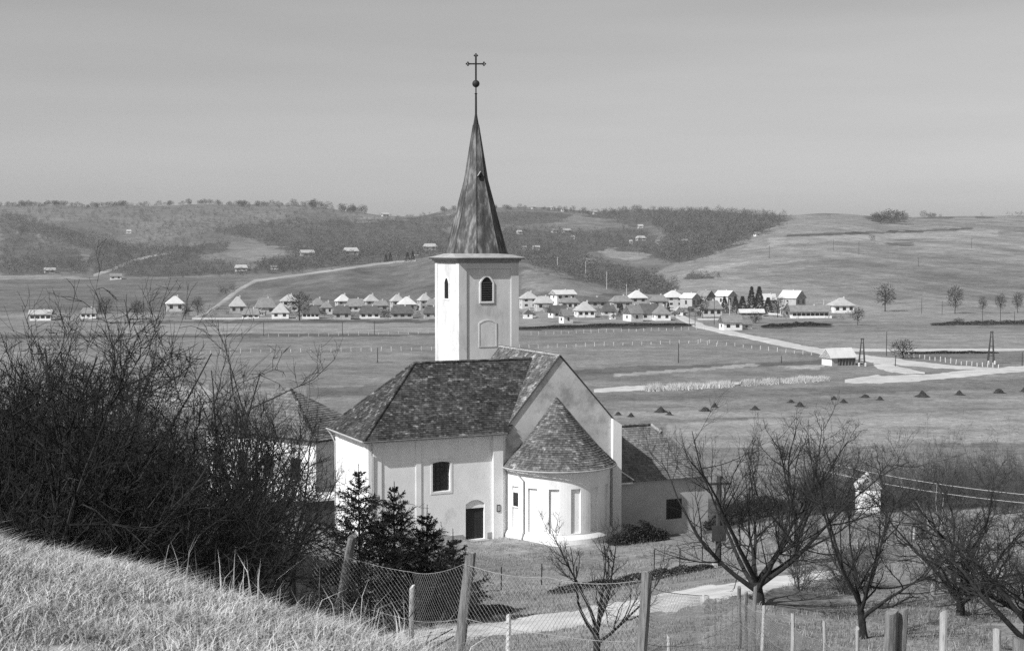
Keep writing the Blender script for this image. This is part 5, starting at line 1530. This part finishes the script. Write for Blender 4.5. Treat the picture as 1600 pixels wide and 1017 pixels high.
# ------------------------------------------------------------------ spruces
def spruce(seed, h):
    r = np.random.default_rng(seed)
    trunk = tubes(np.array([[[0, 0, -0.4], [0.02, 0, h * 0.4], [0, 0.02, h * 0.8], [0, 0, h]]]), np.array([[0.09, 0.06, 0.025, 0.008]]), 6)
    P0, D0, L = [], [], []
    z = 0.15
    while z < h - 0.30:
        n = r.integers(5, 8) if z < h * 0.85 else 4
        ln = min((h - z) * 0.56 + 0.02, 2.3) * r.uniform(0.85, 1.1)
        a0 = r.uniform(0, 6.28)
        for i in range(n):
            a = a0 + 6.283 * i / n + r.normal(0, 0.2)
            el = 0.05 + 0.65 * (z / h) ** 1.5 + r.normal(0, 0.10)
            P0.append((0, 0, z + r.normal(0, 0.03))); D0.append((math.cos(a) * math.cos(el), math.sin(a) * math.cos(el), math.sin(el))); L.append(ln * r.uniform(0.7, 1.1))
        z += 0.25 * r.uniform(0.8, 1.2) * (1.25 if z > h * 0.6 else 1.0)
    P0, D0, L = np.array(P0), np.array(D0), np.array(L)
    bp_ = grow_paths(r, P0, D0, L, 6, 0.05, 0.02); br = np.linspace(0.018, 0.004, 7)[None].repeat(len(L), 0)
    B = tubes(bp_, br, 4)
    # side twigs
    p, d, l, _ = spawn(r, bp_, br, 20, 0.08, 1.0, 0.85, 0.18, 0.40, L)
    d[:, 2] *= 0.45; d = nrm(d)
    zz_ = np.linspace(h - 0.75, h, 6)
    ld_ = np.stack([np.stack([0 * zz_[:4], 0 * zz_[:4], np.linspace(zz_[i], zz_[i + 1], 4)], 1) for i in range(5)])
    tw = np.concatenate([grow_paths(r, p, d, l, 3, 0.06, -0.02), bp_[:, 3:, :], ld_], 0)
    # needles: short blades all along every twig
    n = 30
    N = len(tw)
    t = r.random((N, n)); f = t * 3; i0 = np.minimum(f.astype(int), 2); fr = (f - i0)[..., None]
    ar_ = np.arange(N)[:, None]
    q = tw[ar_, i0] * (1 - fr) + tw[ar_, i0 + 1] * fr
    tan = nrm(tw[ar_, i0 + 1] - tw[ar_, i0])
    rv = r.normal(0, 1, q.shape); sd = nrm(rv - tan * (rv * tan).sum(-1, keepdims=True))
    dr = nrm(tan * 0.75 + sd)
    wv = nrm(np.cross(dr, r.normal(0, 1, q.shape))) * 0.012
    tl = np.linalg.norm(tw[:, -1] - tw[:, 0], axis=1)[:, None, None]
    ln = r.uniform(0.05, 0.09, (N, n, 1)) * np.clip(tl / 0.35, 0.45, 1.1)
    V = np.stack([q - wv, q + wv, q + dr * ln], 2).reshape(-1, 3)
    T = np.arange(len(V)).reshape(-1, 3)
    return trunk, B, (V, T)
SPR = [(562, 50, 723, 0, 'tallest spruce, at the left of the row, before the church corner'), (617, 51, 752, 1, 'second young spruce from the left, dark, below the church window'), (668, 52, 788, 2, 'third young spruce from the left, thin and open at the top'), (708, 50, 826, 3, 'short young spruce at the right of the row, left of the church door')]
for px, Y, ytop, s, lab in SPR:
    p = on_ground(px, Y)
    top = at(px, ytop, Y)[2]
    tk, br, nd = spruce(300 + s, top - p[2])
    t = thing('young_spruce', lab, 'spruce', p, s * 1.1, 'young spruces before the church')
    link('trunk', npmesh('trunk', tk[0], tk[1], None, M['bark'], True), t)
    tag(link('branches', npmesh('branches', br[0], br[1], None, M['bark'])), kind='stuff').parent = t
    tag(link('needles', npmesh('needles', nd[0], None, nd[1], M['needle'])), kind='stuff').parent = t

# hedge in front of the annex and low rows
def hedge(name, label, a, b, w, h, n, size, mat='hedge', seed=0):
    r = np.random.default_rng(seed)
    a = np.array(a); b = np.array(b); base = a
    t = r.random(n); hh = np.abs(r.random(n)) ** 0.7
    prof = np.sin(np.pi * np.clip(t, 0.02, 0.98)) ** 0.35 * (0.75 + 0.5 * vnoise(t * 14, 0 * t + seed, 1))
    p = a + (b - a) * t[:, None]
    dirn = nrm((b - a)[None])[0]; nrm_ = np.array([-dirn[1], dirn[0], 0])
    p = p + nrm_ * (r.normal(0, 0.4, n) * w * np.sqrt(1 - hh * 0.7))[:, None]
    p[:, 2] = ground_np(p[:, 0], p[:, 1]) + hh * h * prof
    q = r.normal(0, 1, (n, 3)); av = nrm(q) * size; bv = nrm(np.cross(av, r.normal(0, 1, (n, 3)))) * size * 0.6
    V = np.stack([p - av * 0.5, p + bv * 0.5, p + av * 0.5, p - bv * 0.5], 1).reshape(-1, 3)
    return tag(link(name, npmesh(name, V, np.arange(4 * n).reshape(-1, 4), None, M[mat])), label, 'hedge', kind='stuff')
hedge('hedge', 'dark evergreen hedge in front of the annex wall', on_ground(955, 90), on_ground(1040, 92.5), 0.9, 1.25, 9000, 0.12, seed=1)
hedge('hedge', 'dark low hedge running to the right past the utility pole', on_ground(1105, 99), on_ground(1230, 104), 1.4, 1.6, 7000, 0.14, seed=2)
hedge('low_scrub', 'low dark weeds along the churchyard fence', on_ground(860, 62), on_ground(1115, 68), 0.5, 0.45, 5000, 0.09, seed=3)
hedge('low_scrub', 'dark weeds at the foot of the spruces', on_ground(640, 50), on_ground(800, 54), 0.8, 0.4, 5000, 0.09, seed=4)
hedge('far_hedge', 'long dark hedge bank below the village houses right of the tower', hit(805, 514), hit(1085, 508), 1.2, 1.3, 5000, 0.6, seed=5)
hedge('far_hedge', 'black hedge bank below the long white building', hit(1190, 511), hit(1297, 508), 1.2, 1.6, 2600, 0.6, seed=6)
hedge('far_hedge', 'dark hedge on the meadow at the far right', hit(1455, 508), hit(1640, 506), 1.2, 1.6, 2600, 0.6, seed=7)
hedge('far_hedge', 'dark shrubs by the road below the pylon', hit(1410, 553), hit(1560, 552), 1.0, 0.8, 2000, 0.5, seed=8)

# pale reed bank in the field
rb_ = np.random.default_rng(8)
n = 9000
t = rb_.random(n)
a, b, c = hit(1000, 611), hit(1130, 604), hit(1290, 594)
pp_ = np.where(t[:, None] < 0.45, a + (b - a) * (t[:, None] / 0.45), b + (c - b) * ((t[:, None] - 0.45) / 0.55))
pp_ = pp_ + np.stack([rb_.normal(0, 0.5, n), rb_.normal(0, 1.2, n), np.zeros(n)], 1)
gap = vnoise(t * 34, 0 * t, 1) > 0.34
pp_ = pp_[gap]; t = t[gap]; n = len(t)
pp_[:, 2] = 0
hh = rb_.uniform(0.5, 1.7, n) * (0.75 + 0.4 * vnoise(t * 15, t * 0 + 3, 1))
V = np.stack([pp_ + [-0.07, 0, 0], pp_ + [0.07, 0, 0], pp_ + np.stack([rb_.normal(0, 0.5, n), rb_.normal(0, 0.3, n), hh], 1)], 1).reshape(-1, 3)
V[:, 2] += np.repeat(ground_np(pp_[:, 0], pp_[:, 1]), 3)
tag(link('reed_bank', npmesh('reed_bank', V, None, np.arange(3 * n).reshape(-1, 3), M['reed'])), 'pale strip of dry reeds standing in the valley field', 'reeds', kind='stuff')

# ------------------------------------------------------------------ far trees
def far_tree(seed, n=150, h=1.0, trunk=True):
    r = np.random.default_rng(seed)
    d = r.normal(0, 1, (n, 3)); d /= np.linalg.norm(d, axis=1, keepdims=True)
    p = d * (r.random((n, 1)) ** 0.4) * [0.36, 0.36, 0.40] + [0, 0, 0.60]
    p += (r.normal(0, 1, (n, 3)) * 0.03)
    a = nrm(d + r.normal(0, 0.5, (n, 3)) + [0, 0, 0.5]) * r.uniform(0.05, 0.13, (n, 1)); b = nrm(np.cross(a, r.normal(0, 1, (n, 3)))) * 0.011
    V = np.stack([p - b, p + b, p + a], 1).reshape(-1, 3)
    T = np.arange(3 * n).reshape(-1, 3)
    return V, T
def far_trunk(seed):
    r = np.random.default_rng(seed)
    P0 = np.zeros((1, 3)) - [0, 0, 0.03]
    t1 = tubes(grow_paths(r, P0, np.array([[0, 0, 1.0]]), np.array([0.9]), 6, 0.05, 0.1), np.linspace(0.022, 0.006, 7)[None], 5)
    st = np.zeros((9, 3)); st[:, 2] = r.uniform(0.25, 0.5, 9)
    az = r.uniform(0, 6.28, 9)
    dd = nrm(np.stack([np.cos(az) * 0.6, np.sin(az) * 0.6, np.full(9, 0.8)], 1))
    t2 = tubes(grow_paths(r, st, dd, r.uniform(0.3, 0.5, 9), 4, 0.12, 0.05), np.linspace(0.011, 0.003, 5)[None].repeat(9, 0), 3)
    return np.concatenate([t1[0], t2[0]]), np.concatenate([t1[1], t2[1] + len(t1[0])])
FT = [(npmesh('twigs', far_tree(400 + s, 560)[0], None, far_tree(400 + s, 560)[1], M['twig']), npmesh('trunk', *far_trunk(400 + s), None, M['twig'])) for s in range(4)]
FTC = [npmesh('ridge_tree', far_tree(500 + s, 420)[0], None, far_tree(500 + s, 420)[1], M['twig']) for s in range(5)]
for s in range(5):   # ridge trees: crown and stem in one mesh, a few pixels each
    pass
VT = [(1383, 487, 44, 34, 'round bare tree on the far meadow right of the village', 'tree'), (1492, 490, 44, 27, 'second bare tree on the far meadow, paler and smaller', 'tree'), (468, 501, 44, 42, 'large dark bare tree in front of the village houses', 'tree'),
      (1563, 489, 30, 18, 'slim bare tree at the far right of the meadow row', 'tree'), (1535, 489, 26, 14, 'thin bare tree left of the slim one at the far right', 'tree'), (1340, 508, 28, 22, 'dark bush-like tree below the pyramid roofed house on the right', 'tree'),
      (1590, 489, 32, 18, 'bare tree at the right edge of the far meadow', 'tree'), (1410, 560, 36, 42, 'wide round bare bush by the pole near the field barn', 'bush'), (1180, 505, 22, 22, 'bare bush on the dark bank right of the small barn', 'bush'), (1215, 496, 34, 26, 'bare tree between the conifers and the long white building', 'tree'),
      (1098, 497, 34, 26, 'bare tree left of the junction house', 'tree'), (309, 494, 30, 20, 'bare tree beside the leftmost dirt track', 'tree'), (290, 499, 26, 16, 'small bare tree before the leftmost pyramid house', 'tree'), (165, 498, 34, 26, 'bare tree right of the two left-hand white houses', 'tree'), (215, 499, 30, 26, 'bare tree left of the leftmost pyramid house', 'tree'), (600, 497, 20, 26, 'bush between dark roofed houses left of the tower', 'bush'), (240, 560, 16, 22, 'small round bush in the field at the left', 'bush'), (1498, 506, 12, 18, 'little round bush on the far meadow hedge', 'bush')]
for i, (px, py, hpx, wpx, lab, cat) in enumerate(VT):
    p = hit(px, py)
    if p is None: continue
    k = p[1] / F
    t = thing('meadow_tree' if cat == 'tree' else 'meadow_bush', lab, cat, p, i * 1.7)
    t.scale = (wpx * k / 0.78, wpx * k / 0.78, hpx * k)
    if cat == 'bush': t.location.z -= hpx * k * 0.18
    link('crown', FT[i % 4][0], t); link('trunk', FT[i % 4][1], t)
# conifers in the village
def far_conifer(seed):
    r = np.random.default_rng(seed); n = 700
    z = r.random(n) ** 0.8; rad = (1 - z) * 0.30 * r.random(n) ** 0.4 + 0.01
    a = r.uniform(0, 6.28, n)
    p = np.stack([rad * np.cos(a), rad * np.sin(a), z], 1)
    d = nrm(np.stack([np.cos(a), np.sin(a), np.full(n, -0.2)], 1) + r.normal(0, 0.4, (n, 3))) * 0.08
    b = nrm(np.cross(d, r.normal(0, 1, (n, 3)))) * 0.03
    V = np.stack([p - b, p + b, p + d], 1).reshape(-1, 3)
    return V, np.arange(3 * n).reshape(-1, 3)
FC = [npmesh('village_conifer', far_conifer(s)[0], None, far_conifer(s)[1], M['needle']) for s in range(3)]
CON = [(1174, 491, 43, 20, 'left of the two tall dark conifers in the village'), (1186, 491, 43, 22, 'right of the two tall dark conifers in the village'), (1160, 491, 28, 20, 'broad dark conifer left of the tall pair'), (1132, 489, 26, 16, 'dark conifer behind the junction house'), (1149, 487, 24, 16, 'dark conifer right of the slim pole in the village'), (1200, 491, 26, 20, 'low dark conifer right of the tall pair'), (1044, 490, 18, 8, 'small dark conifer between village houses'), (971, 492, 18, 12, 'dark bushy conifer beside the grey hipped house'),
       (637, 408, 14, 9, 'conifer on the slope left of the spire, farthest right'), (610, 409, 14, 8, 'conifer on the slope left of the spire, middle'), (603, 410, 12, 8, 'conifer on the slope left of the spire, farthest left'), (645, 408, 15, 8, 'conifer beside the white hut left of the spire'), (156, 490, 16, 7, 'narrow dark conifer by the two left-hand white houses')]
for i, (px, py, hpx, wpx, lab) in enumerate(CON):
    p = hit(px, py); k = p[1] / F
    o = link('village_conifer', FC[i % 3], None, p, i, (wpx * k / 0.6, wpx * k / 0.6, hpx * k))
    tag(o, lab, 'conifer')
# trees along the skyline
sky_l = [(0, 323), (100, 323), (200, 321), (300, 319), (400, 322), (480, 323), (560, 331), (620, 337), (660, 336), (700, 328), (800, 326), (860, 326), (1000, 328), (1100, 329), (1220, 336)]
rt = np.random.default_rng(19)
k_ = 0
for i in range(230):
    px = rt.uniform(-40, 580) if i < 180 else rt.uniform(690, 1000)
    py = np.interp(px, *np.array(sky_l).T)
    p = None
    Y = rt.uniform(1830, 1900)
    p = on_ground(px, Y)
    hh = rt.uniform(4, 9.5) * (1.4 if 450 < px < 570 else 1.0)
    o = link('ridge_tree', FTC[i % 5], None, p - [0, 0, hh * 0.15], rt.uniform(0, 6), (hh * rt.uniform(0.9, 1.6), hh * 1.2, hh))
    tag(o, 'small bare tree on the skyline of the far ridge', 'tree', 'trees along the far ridge')
for i, (px, py, hpx, wpx, lab) in enumerate([(1443, 339, 13, 12, 'round tree on the right skyline'), (1455, 339, 9, 16, 'bush right of the round skyline tree'), (1395, 348, 24, 46, 'grey clump of saplings below the right skyline'), (1363, 377, 14, 10, 'lone dark bush on the right hillside'), (1372, 348, 16, 30, 'left half of the sapling clump below the right skyline')]):
    p = hit(px, py + 2)
    if p is None: p = on_ground(px, 1700)
    k = p[1] / F
    tag(link('hill_tree', FTC[i % 5], None, p - [0, 0, hpx * k * 0.1], i, (wpx * k / 0.75, wpx * k / 0.75, hpx * k * 1.05)), lab, 'tree')

# the far woods: bare trees massed over the slopes
rw = np.random.default_rng(33)
pts_, hs_ = [], []
for poly, dens, h in WOODS:
    pa = np.array(poly, float)
    x0, y0 = pa.min(0); x1, y1 = pa.max(0)
    n = int((x1 - x0) * (y1 - y0) * dens)
    qx = rw.uniform(x0, x1, n); qy = rw.uniform(y0, y1, n)
    jx_ = qx + rw.normal(0, 8, n); jy_ = qy + rw.normal(0, 3, n)
    ok = inpoly(jx_, jy_, poly)
    for a, b in zip(qx[ok], qy[ok]):
        p = hit(a, b)
        if p is not None and p[1] < 2050 and p[1] > 500:
            pts_.append(p); hs_.append(h * rw.uniform(0.6, 1.25))
pts_ = np.array(pts_); hs_ = np.array(hs_)
kinds = [far_tree(600 + s, 42)[0] for s in range(6)]
kinds = [k.reshape(-1, 3, 3) for k in kinds]
for k in kinds:   # wider blades so that few of them read as a crown
    c = k.mean(1, keepdims=True)
    k[:] = c + (k - c) * np.array([2.2, 2.2, 2.0])
Vs = []
for s in range(6):
    ix = np.arange(s, len(pts_), 6)
    a = rw.uniform(0, 6.28, len(ix)); ca, sa = np.cos(a), np.sin(a)
    kk = kinds[s].reshape(-1, 3)
    w_ = hs_[ix] * rw.uniform(0.8, 1.2, len(ix))
    X = (kk[None, :, 0] * ca[:, None] - kk[None, :, 1] * sa[:, None]) * w_[:, None] + pts_[ix, 0:1]
    Yv = (kk[None, :, 0] * sa[:, None] + kk[None, :, 1] * ca[:, None]) * w_[:, None] + pts_[ix, 1:2]
    Zv = kk[None, :, 2] * hs_[ix][:, None] * 0.95 + pts_[ix, 2:3] - hs_[ix][:, None] * 0.2
    Vs.append(np.stack([X, Yv, Zv], -1).reshape(-1, 3))
Vs = np.concatenate(Vs)
tag(link('hillside_wood', npmesh('hillside_wood', Vs, None, np.arange(len(Vs)).reshape(-1, 3), M['wood_far'])), 'bare grey woods and orchards covering the far hillsides', 'woods', kind='stuff')

# bushes among the village houses
rv_ = np.random.default_rng(44)
Vs = []
for i in range(260):
    px = rv_.choice([rv_.uniform(240, 690), rv_.uniform(810, 1340)]); py = rv_.uniform(484, 499)
    p = hit(px, py)
    h = rv_.uniform(1.5, 4.0)
    kk = kinds[i % 6].reshape(-1, 3)
    Vs.append(kk * [h * 1.1, h * 1.1, h] + p - [0, 0, h * 0.25])
Vs = np.concatenate(Vs)
tag(link('garden_bushes', npmesh('garden_bushes', Vs, None, np.arange(len(Vs)).reshape(-1, 3), M['wood_far'])), 'grey garden bushes and saplings among the village houses', 'bushes', kind='stuff')

# ------------------------------------------------------------------ near fences
def rough_post(name, p, r, h, lean, mat, parent, split=False, seed=0):
    rg = np.random.default_rng(seed)
    n, k = 10, 9
    V = []
    for j in range(n):
        t = j / (n - 1)
        for i in range(k):
            a = 6.283 * i / k
            rr_ = r * (1 + 0.18 * math.sin(2 * a + seed) + rg.uniform(-0.05, 0.05)) * (1.06 - 0.12 * t)
            V.append((rr_ * math.cos(a) + lean[0] * t * h + 0.015 * math.sin(5 * t + seed), rr_ * math.sin(a) + lean[1] * t * h, -0.5 + t * (h + 0.5) + (0.03 * math.sin(a + seed) if j == n - 1 else 0)))
    Q = [(j * k + i, j * k + (i + 1) % k, (j + 1) * k + (i + 1) % k, (j + 1) * k + i) for j in range(n - 1) for i in range(k)]
    T = [((n - 1) * k, (n - 1) * k + i, (n - 1) * k + i + 1) for i in range(1, k - 1)]
    return link(name, npmesh(name, V, Q, T, M[mat]), parent, p)

def chain_link(parent, base, pts, h, pitch=0.065, rad=0.0026, sag=0.05):
    """diamond wire mesh hung along a polyline of ground points"""
    pts = np.array(pts, float)
    L = np.concatenate([[0], np.cumsum(np.hypot(*np.diff(pts[:, :2], axis=0).T))])
    tot = L[-1]
    def P_(s, hh):
        s = np.clip(s, 0, tot)
        x = np.interp(s, L, pts[:, 0]); y = np.interp(s, L, pts[:, 1]); z = np.interp(s, L, pts[:, 2])
        k = np.searchsorted(L, s, 'right') - 1; k = np.clip(k, 0, len(L) - 2)
        u = (s - L[k]) / (L[k + 1] - L[k])
        return np.stack([x + 0.03 * np.sin(s * 2.1), y + 0.04 * np.sin(s * 1.3 + hh), z + hh - sag * 4 * u * (1 - u) * (hh / h)], -1)
    n = int((tot + h) / pitch)
    paths = []
    seg = 6
    for i in range(n):
        s0 = i * pitch
        tt = np.linspace(0, 1, seg + 1)
        for sg in (1, -1):
            ss = s0 - h * (tt if sg == 1 else 1 - tt)
            hh = h * tt
            ok = (ss >= 0) & (ss <= tot)
            if ok.sum() < 2: continue
            if not ok.all():
                ss = np.clip(ss, 0, tot)
                # keep the height in step with the clipped run
                hh = (s0 - ss) if sg == 1 else h - (s0 - ss)
                hh = np.clip(hh, 0, h)
            paths.append(P_(ss, hh))
    paths = np.array(paths) - base
    V, Q = tubes(paths, np.full(paths.shape[:2], rad), 3)
    o = link('wire_netting', npmesh('wire_netting', V, Q, None, M['wire']), parent)
    tag(o, kind='stuff')
    for hh in (h, h * 0.5):
        ss = np.linspace(0, tot, 60)
        b = MB(); b.tube(P_(ss, np.full(60, hh)) - base, 0.004, 4); b.build('wire_strand', M['wire'], parent)

def fence(name, label, posts, h_net, smooth_pts=None):
    base = on_ground(posts[0][0], posts[0][1])
    t = thing(name, label, 'fence', base)
    G_ = []
    for i, (px, Y, ytop, r, lean, mat) in enumerate(posts):
        gp = on_ground(px, Y)
        h = at(px, ytop, Y)[2] - gp[2]
        rough_post('post', gp - base, r, h, lean, mat, t, seed=i)
        G_.append(gp)
    return t, base, G_
# (px, depth, y of top, radius, lean, material)
f1, b1, g1 = fence('wire_fence', 'sagging wire netting fence on leaning wooden posts along the grassy crest', [
    (478, 20, 838, 0.062, (0.22, 0), 'post'), (645, 21, 916, 0.035, (0, 0), 'concrete'), (708, 17.5, 866, 0.062, (0.12, 0), 'post'), (793, 18.5, 961, 0.033, (0, 0), 'concrete'),
    (982, 15.0, 895, 0.066, (0.09, 0), 'post'), (1041, 17, 992, 0.03, (0.02, 0), 'concrete')], 1.1)
top1 = [at(px, py, Y) - [0, 0, 1.35] for px, py, Y in ((487, 852, 20), (645, 893, 19.2), (722, 880, 17.5), (860, 903, 16.5), (996, 905, 15.0), (1100, 930, 19))]
chain_link(f1, b1, top1, 1.35, 0.078, 0.0019, 0.06)
chain_link(f1, b1, [at(px, py, Y) - [0, 0, 1.2] for px, py, Y in ((1101, 930, 19.1), (1130, 934, 28), (1156, 934, 37))], 1.2, 0.17, 0.0022, 0.03)
f2, b2_, g2 = fence('wire_fence', 'wire fence with thin stakes and split posts at the lower right', [
    (1155, 37, 917, 0.05, (0, 0), 'post'), (1165, 36.5, 925, 0.045, (0, 0), 'post'), (1177, 36, 915, 0.045, (0.02, 0), 'post'), (1192, 34, 946, 0.045, (0, 0), 'stake_grey'), (1237, 30, 959, 0.045, (0, 0), 'stake_grey'), (1287, 26.5, 969, 0.04, (0, 0), 'stake_grey'), (1339, 23, 981, 0.035, (0, 0), 'stake_grey'),
    (1388, 19, 955, 0.085, (0.01, 0), 'post'), (1400, 19.1, 952, 0.06, (0.03, 0), 'post'), (1471, 17, 955, 0.042, (-0.01, 0), 'stake_grey'), (1551, 15, 984, 0.045, (0, 0), 'stake_grey'), (1588, 13, 998, 0.085, (0.0, 0), 'post')], 1.1)
chain_link(f2, b2_, [on_ground(px, Y) + [0, 0, 0.1] for px, Y in ((1155, 37), (1192, 34), (1237, 30), (1287, 26.5), (1339, 23), (1394, 19), (1471, 17), (1551, 15), (1640, 12.5))], 1.15, 0.10, 0.0034, 0.05)
# thin posts of the churchyard fence
cy = thing('yard_fence', 'thin dark stakes of the old churchyard fence below the church', 'fence', on_ground(780, 66))
by = np.array(cy.location)
for px, Y, yt in [(783, 66, 885), (846, 67, 880), (900, 68, 884), (950, 69, 868), (1022, 71, 858), (1062, 72, 856), (1097, 73, 852)]:
    q = on_ground(px, Y); h = max(0.5, at(px, yt, Y)[2] - q[2])
    b = MB(); b.tube([(0, 0, -0.3), (0.02, 0, h)], 0.03, 5); b.build('stake', M['bark'], cy, loc=q - by)
# stakes among the right trees
for i, (px, Y, yt) in enumerate([(1385, 70, 855), (1428, 72, 862), (1510, 68, 842), (1587, 66, 850), (1340, 66, 858), (1495, 48, 908)]):
    q = on_ground(px, Y); h = max(0.6, at(px, yt, Y)[2] - q[2])
    o = MB(); o.tube([(0, 0, -0.3), (0.01, 0, h)], 0.05, 6)
    tag(o.build('vine_stake', M['concrete'], None, loc=q), f'pale stake standing in the grass between the right trees, {nth(sorted([1385,1428,1510,1587,1340,1495]).index(px))} from the left', 'stake', 'pale stakes between the right trees')

# utility pole with concrete footing and box near the annex
q = on_ground(1121, 68)
up_ = thing('utility_pole', 'tarred utility pole on a pale concrete stub left of the big bare tree', 'pole', q, 0.2)
hp_ = at(1124, 745, 68)[2] - q[2]
b = MB(); b.tube([(0.08, 0.12, 0.1), (0.10, 0.12, hp_)], [0.16, 0.12], 8); b.build('shaft', M['pole_dark'], up_)
b = MB(); b.box(-0.24, -0.02, -0.1, 0.1, -0.3, at(1121, 878, 68)[2] - q[2]); b.build('concrete_stub', M['concrete'], up_)
b = MB(); z1 = at(1124, 845, 68)[2] - q[2]; b.box(-0.30, 0.42, -0.05, 0.0, z1, z1 + 0.75); b.build('sign_board', M['pole_dark'], up_)
b = MB(); b.box(-0.5, 0.7, 0.05, 0.17, hp_ - 0.4, hp_ - 0.3); b.build('crossarm', M['pole_dark'], up_)
# two overhead wires on the right
for i, (a, bq) in enumerate([((1290, 722, 66), (1640, 776, 52)), ((1290, 736, 66), (1640, 789, 52))]):
    A_, B_ = at(*a), at(*bq)
    ss = np.linspace(0, 1, 16)[:, None]
    cv = A_ + (B_ - A_) * ss; cv[:, 2] -= 0.18 * 4 * (ss * (1 - ss))[:, 0]
    b = MB(); b.tube(cv - A_, 0.009, 4)
    tag(b.build('overhead_wire', M['concrete'], None, loc=A_), ['upper of two pale wires strung right of the white hut', 'lower of two pale wires strung right of the white hut'][i], 'wire')

# ------------------------------------------------------------------ grass
def blades(name, label, X, Y, h0, h1, w, mat, lean=0.5, seed=0, clump=None):
    r = np.random.default_rng(seed)
    n = len(X)
    Z = ground_np(X, Y)
    p = np.stack([X, Y, Z - 0.01], 1)
    h = r.uniform(h0, h1, n) * (0.55 + 0.9 * fbm(X, Y, 0.9, 2))
    a = r.uniform(0, 6.28, n); d = np.stack([np.cos(a), np.sin(a), np.zeros(n)], 1)
    la = r.uniform(0, 6.28, n); ld = np.stack([np.cos(la), np.sin(la), np.zeros(n)], 1) + [0.12, 0.0, 0]
    ln = (np.abs(r.normal(0, lean, n)) * h)[:, None]
    ww = (w * r.uniform(0.6, 1.3, n))[:, None]
    m = p + ld * ln * 0.35 + np.stack([0 * h, 0 * h, h * 0.6], 1)
    t = p + ld * ln + np.stack([0 * h, 0 * h, h * (0.95 - 0.2 * np.abs(r.normal(0, 0.5, n)))], 1)
    V = np.stack([p - d * ww, p + d * ww, m + d * ww * 0.7, m - d * ww * 0.7, t], 1).reshape(-1, 3)
    o5 = np.arange(n)[:, None] * 5
    Q = o5 + np.array([[0, 1, 2, 3]]); T = o5 + np.array([[3, 2, 4]])
    return tag(link(name, npmesh(name, V, Q, T, M[mat])), label, 'grass', kind='stuff')
rg_ = np.random.default_rng(55)
n = 170000
Yg = 5.8 + (15.5 - 5.8) * rg_.random(n) ** 0.75
pxg = rg_.uniform(-160, 780, n)
Xg = (pxg - CX) / F * Yg
Zg = ground_np(Xg, Yg)
_, pyg = project(Xg, Yg, Zg)
ok = (pyg < 1080) & (Zg > 28.2) & (fbm(Xg, Yg, 0.45, 3) > 0.24 + 0.13 * np.clip((pyg - 930) / 80, 0, 1))
blades('dry_grass', 'sunlit dry grass covering the near slope at lower left', Xg[ok], Yg[ok], 0.03, 0.13, 0.0032, 'blade', 1.2, 1)
n = 1500
Yg = rg_.uniform(8.5, 15, n); pxg = 720 - 480 * rg_.random(n) ** 1.6; Xg = (pxg - CX) / F * Yg; Zg = ground_np(Xg, Yg)
ok = (Zg > 27.2) & (Zg < 29.6)
blades('tall_weeds', 'tall dry weed stalks along the crest by the fence', Xg[ok], Yg[ok], 0.14, 0.45, 0.003, 'blade', 0.45, 2)
n = 110000
Yg = 24 + (92 - 24) * rg_.random(n) ** 0.7; pxg = rg_.uniform(600, 1650, n); Xg = (pxg - CX) / F * Yg
Zg = ground_np(Xg, Yg); _, pyg = project(Xg, Yg, Zg)
up_l = [(600, 990), (700, 975), (800, 965), (900, 951), (1000, 931), (1080, 918), (1150, 908), (1260, 893), (1330, 888)]
lo_l = [(600, 1008), (700, 1003), (800, 994), (900, 982), (1000, 966), (1080, 950), (1150, 936), (1260, 910), (1330, 900)]
onp = (pxg < 1335) & (pyg > np.interp(pxg, *np.array(up_l).T) + 1.5) & (pyg < np.interp(pxg, *np.array(lo_l).T) - 1.5)
ok = ~onp & (fbm(Xg, Yg, 2.5, 3) > 0.42)
blades('meadow_grass', 'short grass of the churchyard and the slope below the path', Xg[ok], Yg[ok], 0.06, 0.20, 0.010, 'blade_mid', 0.6, 3)
